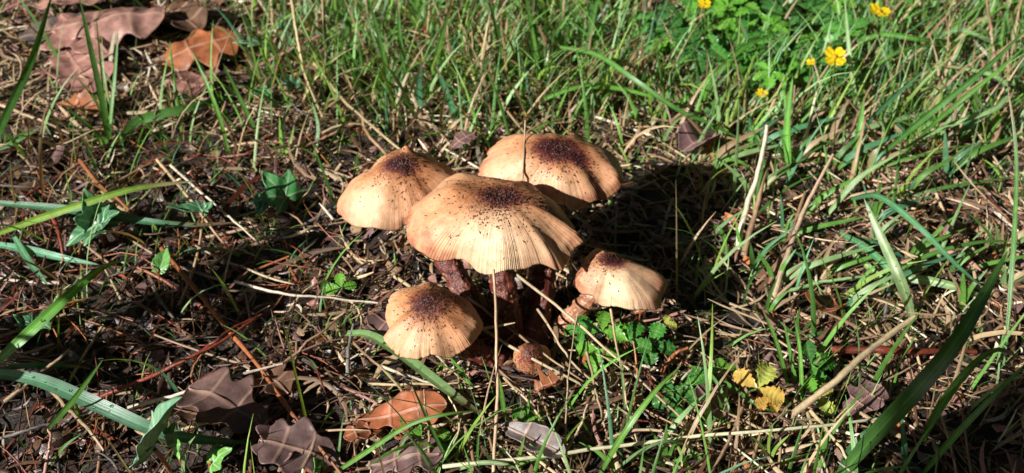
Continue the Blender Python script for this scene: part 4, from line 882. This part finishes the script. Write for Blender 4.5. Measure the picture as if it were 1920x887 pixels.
def fibres(n, Lr, Wr, cols, dens, zr, name, mt, label, tube=False, K=6, tiltr=.25, curve=.6):
    x, y, z, px, py = field(n*3)
    keep = rng.uniform(size=len(x)) < dens(px, py); x, y, z, px, py = (v[keep][:n] for v in (x, y, z, px, py)); n = len(x)
    if Lr[1] > .015:
        on = np.zeros(n, bool)
        for c_, r_ in LEAVES: on |= (x-c_[0])**2+(y-c_[1])**2 < r_*r_
        ok = ~on | (rng.uniform(size=n) < .5); x, y, z, px, py = (v[ok] for v in (x, y, z, px, py)); n = len(x)
    an = 1.6*np.sin(x*23+y*11)+1.4*np.sin(y*31-x*13+2)+rng.normal(0, .75, n)+math.pi*rng.integers(0, 2, n); Ln = rng.uniform(*Lr, n)*rng.uniform(.5, 1, n); t = np.linspace(-.5, .5, K)[None]
    cv = rng.normal(0, curve, n)[:, None]; a_ = an[:, None] + cv*t*2
    dx = np.cos(a_); dy = np.sin(a_); st = (Ln/(K-1))[:, None]
    pxs = x[:, None]+np.cumsum(dx*st, 1)-dx*Ln[:, None]*.5; pys = y[:, None]+np.cumsum(dy*st, 1)-dy*Ln[:, None]*.5
    tl = rng.normal(0, tiltr, n)[:, None]; zz = gh(pxs, pys) + (rng.uniform(0, 1, n)**1.5*(zr[1]-zr[0])+zr[0])[:, None] + np.abs(tl)*Ln[:, None]*(t*np.sign(tl)+.5) - .15*np.abs(cv)*Ln[:, None]*(t*2)**2*.3
    paths = np.stack((pxs, pys, zz), -1); wd = rng.uniform(*Wr, n)[:, None]*(1-.75*np.abs(t*2)**4)
    cl = np.array(cols(n, px, py))*(1+rng.normal(0, .18, (n, 1)))
    if tube: V, F, uv = tubes(paths, wd*.5, 4)
    else:
        sd_ = np.stack((-np.sin(an), np.cos(an), rng.normal(0, .5, n)), -1)[:, None, :].repeat(K, 1)
        V, F, uv = ribbons(paths, wd, sd_, rng.uniform(.0, .8, n), 3)
    per = len(V)//n
    o = mk(name, V, F, mt, col=np.repeat(cl, per, 0), uv=uv); kind(o, 'stuff', label); return o
PAL = {k_: np.array(v_) for k_, v_ in C.items()}
def pick(n, keys, p=None): return np.array([PAL[k_] for k_ in rng.choice(keys, n, p=p)])
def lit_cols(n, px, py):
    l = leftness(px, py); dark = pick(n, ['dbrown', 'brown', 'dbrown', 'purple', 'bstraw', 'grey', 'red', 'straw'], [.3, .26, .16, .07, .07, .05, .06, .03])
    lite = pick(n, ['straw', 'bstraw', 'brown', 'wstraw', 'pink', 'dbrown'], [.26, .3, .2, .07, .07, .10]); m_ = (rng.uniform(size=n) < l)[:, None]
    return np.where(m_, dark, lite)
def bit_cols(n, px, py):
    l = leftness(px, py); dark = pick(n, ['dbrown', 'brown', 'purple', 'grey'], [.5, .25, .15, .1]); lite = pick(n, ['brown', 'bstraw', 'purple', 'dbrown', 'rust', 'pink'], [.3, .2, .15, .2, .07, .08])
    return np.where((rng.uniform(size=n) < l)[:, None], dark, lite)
one = lambda px, py: np.clip(.62+.3*np.sin(px*.021+py*.013)+.3*np.sin(py*.034-px*.017+1)+.25*np.sin(px*.055+py*.048), .12, 1)
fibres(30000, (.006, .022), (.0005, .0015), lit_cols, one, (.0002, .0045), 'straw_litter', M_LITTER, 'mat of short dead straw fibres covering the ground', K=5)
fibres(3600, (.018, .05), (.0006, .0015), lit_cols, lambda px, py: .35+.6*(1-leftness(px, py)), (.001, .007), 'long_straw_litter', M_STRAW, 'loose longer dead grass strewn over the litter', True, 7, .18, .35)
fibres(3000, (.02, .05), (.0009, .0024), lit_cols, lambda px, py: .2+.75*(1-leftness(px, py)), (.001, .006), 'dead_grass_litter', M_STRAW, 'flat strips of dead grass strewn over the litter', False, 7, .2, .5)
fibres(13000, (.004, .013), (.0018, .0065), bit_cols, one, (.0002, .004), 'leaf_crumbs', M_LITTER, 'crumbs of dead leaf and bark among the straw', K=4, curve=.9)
fibres(1500, (.03, .06), (.0005, .0009), lambda n, px, py: pick(n, ['rust', 'red', 'brown']), lambda px, py: .25+.5*leftness(px, py), (.001, .006), 'pine_needles', M_TWIG, 'scattered reddish brown pine needles', True, 7, .12, .5)

# moss and turf
def blades_stuff(n, Lr, Wr, dens, cols, name, label, K=6, mt=M_GRASS, lean=(.05, .5), bend=(.2, 1.2)):
    x, y, z, px, py = field(n*4)
    d = dens(px, py); keep = rng.uniform(size=len(x)) < d; x, y, z, px, py = (v[keep][:n] for v in (x, y, z, px, py)); n = len(x)
    az = np.where((px > 1150) & (rng.uniform(size=n) < .65), rng.normal(.75, .8, n), rng.uniform(0, 2*math.pi, n)); Ln = rng.uniform(*Lr, n); a0 = rng.uniform(*lean, n)[:, None]; a1 = a0 + rng.uniform(*bend, n)[:, None]
    t = np.linspace(0, 1, K)[None]; an = a0+(a1-a0)*t**1.3; st = (Ln/(K-1))[:, None]
    hr = np.cumsum(np.sin(an)*st, 1)-np.sin(an[:, :1])*st; hz = np.cumsum(np.cos(an)*st, 1)-np.cos(an[:, :1])*st
    paths = np.stack((x[:, None]+np.cos(az)[:, None]*hr, y[:, None]+np.sin(az)[:, None]*hr, z[:, None]-.001+hz), -1)
    paths[..., 2] = np.maximum(paths[..., 2], gh(paths[..., 0], paths[..., 1])+.0008*t)
    wd = rng.uniform(*Wr, n)[:, None]*(1-.93*t**2.2)
    tw = rng.normal(0, .7, n); sd_ = np.stack((-np.sin(az+tw), np.cos(az+tw), rng.normal(0, .2, n)), -1)[:, None, :].repeat(K, 1)
    V, F, uv = ribbons(paths, wd, sd_, rng.uniform(.1, .6, n), 3); cl = cols(n, px, py)*(1.2+rng.normal(0, .2, (n, 1)))
    o = mk(name, V, F, mt, col=np.repeat(cl, K*3, 0), uv=uv); kind(o, 'stuff', label)
    return paths
def turf(px, py):
    g = np.exp(-((px-960)/420)**2)*np.clip((300-py)/120, 0, 1)*.95
    g = np.maximum(g, np.clip((px-1150)/250, 0, 1)*np.clip((420-py)/260, .06, .5))
    g = np.maximum(g, .10*np.clip((px-600)/300, 0, 1)); g = np.maximum(g, .055*np.ones_like(px)); g = np.maximum(g, .14*np.exp(-((py-230)/110)**2)*(px < 700)); g = np.maximum(g, .14*np.exp(-((px-1290)/130)**2-((py-450)/140)**2)); g = np.maximum(g, .13*np.clip((px-1350)/200, 0, 1))
    g = np.maximum(g, .2*np.clip((py-770)/80, 0, 1)*np.clip((px-600)/200, 0, 1)*(px < 1560))
    g = g*np.where((px > 1200) & (px < 1570) & (py < 60+(px-1195)*.35) & (py < 150), .12, 1.0)*np.where((px > 1330) & (px < 1500) & (py > 640) & (py < 830), .25, 1.0)
    g = g*np.where((px < 470) & (py < 190), .4, 1.0)
    g = g*np.where((px > 1380) & (py > 260), .5, 1.0)*np.where(np.hypot(px-1780, (py-430)*1.2) < 70, .1, 1.0)*np.where((px < 640) & (py > 620), .4, 1.0)
    return g*np.where((px > 640) & (px < 1260) & (py > 330) & (py < 740), .12, 1.0)
def gcols(n, px, py): return pick(n, ['bright', 'mid', 'lime', 'pale', 'blue', 'straw', 'bstraw'], [.23, .14, .12, .18, .05, .16, .12])
TP = blades_stuff(7600, (.018, .06), (.0009, .0026), lambda px, py: turf(px, py)*np.where(py < 300, 1, .7), gcols, 'turf_grass', 'thin grass of the turf behind and around the mushrooms')
blades_stuff(14000, (.008, .026), (.0004, .0012), lambda px, py: np.minimum(1, turf(px, py)*1.1+.05), gcols, 'short_grass', 'short fine grass shoots close to the litter', 5, lean=(.0, .9))
def mossd(px, py):
    b_ = np.zeros_like(px)
    for mx, my, mr in ((560, 520, 60), (610, 560, 50), (640, 250, 60), (520, 190, 60), (1480, 470, 50), (1800, 610, 70), (200, 320, 60), (230, 775, 50), (1650, 300, 90), (870, 690, 40), (560, 700, 40), (1840, 470, 80), (80, 60, 50), (1260, 600, 50), (1700, 130, 90), (760, 150, 120), (1000, 120, 140), (420, 560, 60), (480, 430, 50), (330, 250, 70), (60, 400, 50), (150, 600, 45), (380, 690, 40), (690, 560, 40), (600, 640, 40), (1330, 640, 50), (1130, 760, 60)):
        b_ = np.maximum(b_, np.exp(-((px-mx)**2+((py-my)*1.3)**2)/mr**2))
    return b_
C['moss'] = (.10, .17, .03); C['mossl'] = (.20, .30, .05); PAL.update({k_: np.array(C[k_]) for k_ in ('moss', 'mossl')})
blades_stuff(15000, (.003, .009), (.0004, .0009), mossd, lambda n, px, py: pick(n, ['moss', 'mossl', 'mid']), 'moss', 'patches of fine green moss in the litter', 4, M_MOSS, (.0, .9), (.0, .6))

# dew: clear drops clinging to blade tips and along the wide wet blades
dv = []; df = []
n1, n2 = 7, 10; la = np.linspace(-math.pi/2, math.pi/2, n1); lo = np.linspace(0, 2*math.pi, n2, endpoint=False)
SP = np.array([(math.cos(a)*math.cos(b_), math.cos(a)*math.sin(b_), math.sin(a)) for a in la for b_ in lo]); ixs = np.arange(n1*n2).reshape(n1, n2); jxs = np.roll(ixs, -1, 1)
SF = np.stack((ixs[:-1], jxs[:-1], jxs[1:], ixs[1:]), -1).reshape(-1, 4); nd_ = 0
def drop(c_, r):
    global nd_
    dv.append(SP*r*np.array((1, 1, .9))+c_); df.append(SF+nd_*len(SP)); nd_ += 1
for path in TP[rng.choice(len(TP), 260, replace=False)]: drop(path[-1]-np.array((0, 0, .0002)), rng.uniform(.0004, .0009))
for path, wd, side in HERO:
    wet = wd.max() > .0042
    for _ in range(9 if wet else (1 if rng.uniform() < .25 else 0)):
        i = int(rng.integers(2, len(path)-2)) if wet else len(path)-1
        T = tang(path)[i]; s_ = nrm(side[i]-T*np.dot(side[i], T)); n_ = np.cross(s_, T); n_ = n_ if n_[2] > 0 else -n_
        f_ = rng.uniform(-.35, .35); r = rng.uniform(.0003, .0007); drop(path[i]+s_*wd[i]*f_+n_*(r*.5+abs(f_)*wd[i]*.1), r)
kind(mk('dew_drops', np.concatenate(dv), np.concatenate(df), M_WATER), 'stuff', 'clear dew drops on the grass')

# ---------------------------------------------------------------- unseen trees and plants added to cast shade
def shadecaster(x, y, r, h, label):
    n = 30; t = np.linspace(0, 1, n); path = np.stack((x+.01*np.sin(t*5), y+.012*np.sin(t*4+1), gh(x, y)-.02+h*t), -1); root = empty('shade_tree', path[0]); tag(root, label, 'shadecaster')
    V, F, uv = tubes(path[None], (r*(1-.35*t)*(1+.35*np.exp(-t*30)))[None], 28); V = V + np.array([nz(v, 22)*.003 + nz(v, 70)*.0015 for v in V])[:, None]*nrm(V-np.repeat(path, 28, 0))
    mk('trunk', local(V, root), F, M_TRUNK, root)
    pb = []; lv = []
    for i in range(16):
        q = path[int(rng.integers(18, 30))]; a = rng.uniform(0, 6.28); L_ = rng.uniform(.2, .45); e = q+np.array((math.cos(a)*L_, math.sin(a)*L_, L_*rng.uniform(.2, .7))); pb.append(spline([q, (q+e)/2+np.array((0, 0, .03)), e], 8))
        for _ in range(40): lv.append(q+(e-q)*rng.uniform(.3, 1.05)+rng.normal(0, .04, 3))
    V, F, uv = tubes(np.array(pb), np.broadcast_to(np.linspace(.006, .002, 8), (16, 8)), 6); mk('limbs', local(V, root), F, M_TRUNK, root)
    lv = np.array(lv); n_ = len(lv); az = rng.uniform(0, 6.28, n_); tt = np.linspace(0, 1, 5); d_ = np.stack((np.cos(az), np.sin(az), rng.normal(-.3, .3, n_)), -1)
    V, F, uv = ribbons(lv[:, None]+d_[:, None]*(tt[None, :, None]*.05), np.broadcast_to(.026*np.sin(math.pi*(tt*.92+.04)), (n_, 5)), np.stack((-np.sin(az), np.cos(az), az*0), -1)[:, None].repeat(5, 1), .2, 3)
    c_ = mk('crown', local(V, root), F, M_HERB, root, col=np.array(C['herbd']), attrs=dict(vein=np.zeros(len(V)))); c_['kind'] = 'stuff'
g0 = P(2085, 700, 0) + np.array((SUN_DIR[1], -SUN_DIR[0], 0))*.017 - np.append(SUN_DIR, 0)*.95
shadecaster(g0[0], g0[1], .042, 1.9, 'unseen tree standing outside the view whose trunk shades the litter')  # unseen trunk added to cast the lower right shadow
def shadeplant(px, py, d, h, n, label, size=.034):
    t0 = P(px, py, 0); x, y = t0[:2]-SUN_DIR*d; root = empty('shade_plant', (x, y, gh(x, y)-.002)); tag(root, label, 'shadeplant', 'plants added for their shade')
    path = spline([np.array(root.location), np.array((x+.004, y-.003, h*.5)), np.array((x-.002, y+.002, h))], 14); V, F, uv = tubes(path[None], np.linspace(.0022, .001, 14)[None], 8); mk('stem', local(V, root), F, M_TWIG, root, col=np.array(C['brown']))
    for i in range(n):
        q = path[int(5+i*8/n)]; a = i*2.4+rng.normal(0, .3); el = rng.uniform(-.1, .5); xx = np.array((math.cos(a)*math.cos(el), math.sin(a)*math.cos(el), math.sin(el))); zz = nrm(np.cross(xx, np.cross((0, 0, 1.0), xx)))
        V, F, v = leaflet(q, xx, zz, size*rng.uniform(.8, 1.5), .6, 4, i, .2, .3); mk('leaf', local(V, root), F, M_HERB, root, col=np.array(cc('herb')), attrs=dict(vein=v*.4))
shadeplant(540, 480, .21, .17, 9, 'unseen seedling shading the litter left of the cluster')  # unseen leaves added to cast dark patches on the left litter



def sky_blocker(x, y, h, label):
    n = 16; t = np.linspace(0, 1, n); path = np.stack((x+.1*np.sin(t*4), y+.1*np.sin(t*3+1), -.1+h*.85*t), -1); root = empty('sky_block_tree', path[0]); tag(root, label, 'shadecaster', 'unseen trees added to block the sky')
    V, F, uv = tubes(path[None], (.14*(1-.8*t))[None], 14); mk('trunk', local(V, root), F, M_TRUNK, root)
    pb = [spline([path[int(k_)], path[int(k_)]+np.array((math.cos(a)*.6, math.sin(a)*.6, .3)), path[int(k_)]+np.array((math.cos(a)*1.1, math.sin(a)*1.1, .35))], 6) for k_, a in zip(rng.integers(2, 14, 14), rng.uniform(0, 6.28, 14))]
    V, F, uv = tubes(np.array(pb), np.broadcast_to(np.linspace(.04, .012, 6), (14, 6)), 6); mk('limbs', local(V, root), F, M_TRUNK, root)
    n_ = 1500; hh = rng.uniform(.05, 1, n_); rr = 1.35*np.sin(math.pi*(hh*.8+.15))**.6*rng.uniform(.3, 1, n_)**.5; a = rng.uniform(0, 6.28, n_); q = np.stack((x+rr*np.cos(a), y+rr*np.sin(a), hh*h), -1)
    az = rng.uniform(0, 6.28, n_); tt = np.linspace(0, 1, 4); d_ = np.stack((np.cos(az), np.sin(az), rng.normal(-.5, .5, n_)), -1)
    V, F, uv = ribbons(q[:, None]+d_[:, None]*(tt[None, :, None]*.34), np.broadcast_to(.22*np.sin(math.pi*(tt*.9+.05)), (n_, 4)), np.stack((-np.sin(az), np.cos(az), rng.normal(0, .6, n_)), -1)[:, None].repeat(4, 1), .2, 3)
    c_ = mk('crown', local(V, root), F, M_HERB, root, col=np.array((.03, .07, .02)), attrs=dict(vein=np.zeros(len(V)))); c_['kind'] = 'stuff'
sa = math.atan2(-SUN_DIR[1], -SUN_DIR[0])
for i in range(15):  # ring of unseen trees added to block sky light, open toward the sun
    a = sa + R(40) + i*R(280)/14
    sky_blocker(3.3*math.cos(a), .1+3.3*math.sin(a), rng.uniform(5.5, 7), 'unseen leafy tree at the edge of the clearing')
shadeplant(300, 605, .25, .19, 8, 'smaller leaved unseen seedling shading the black litter by red twigs', .026)  # second unseen plant, added to deepen the shade at left
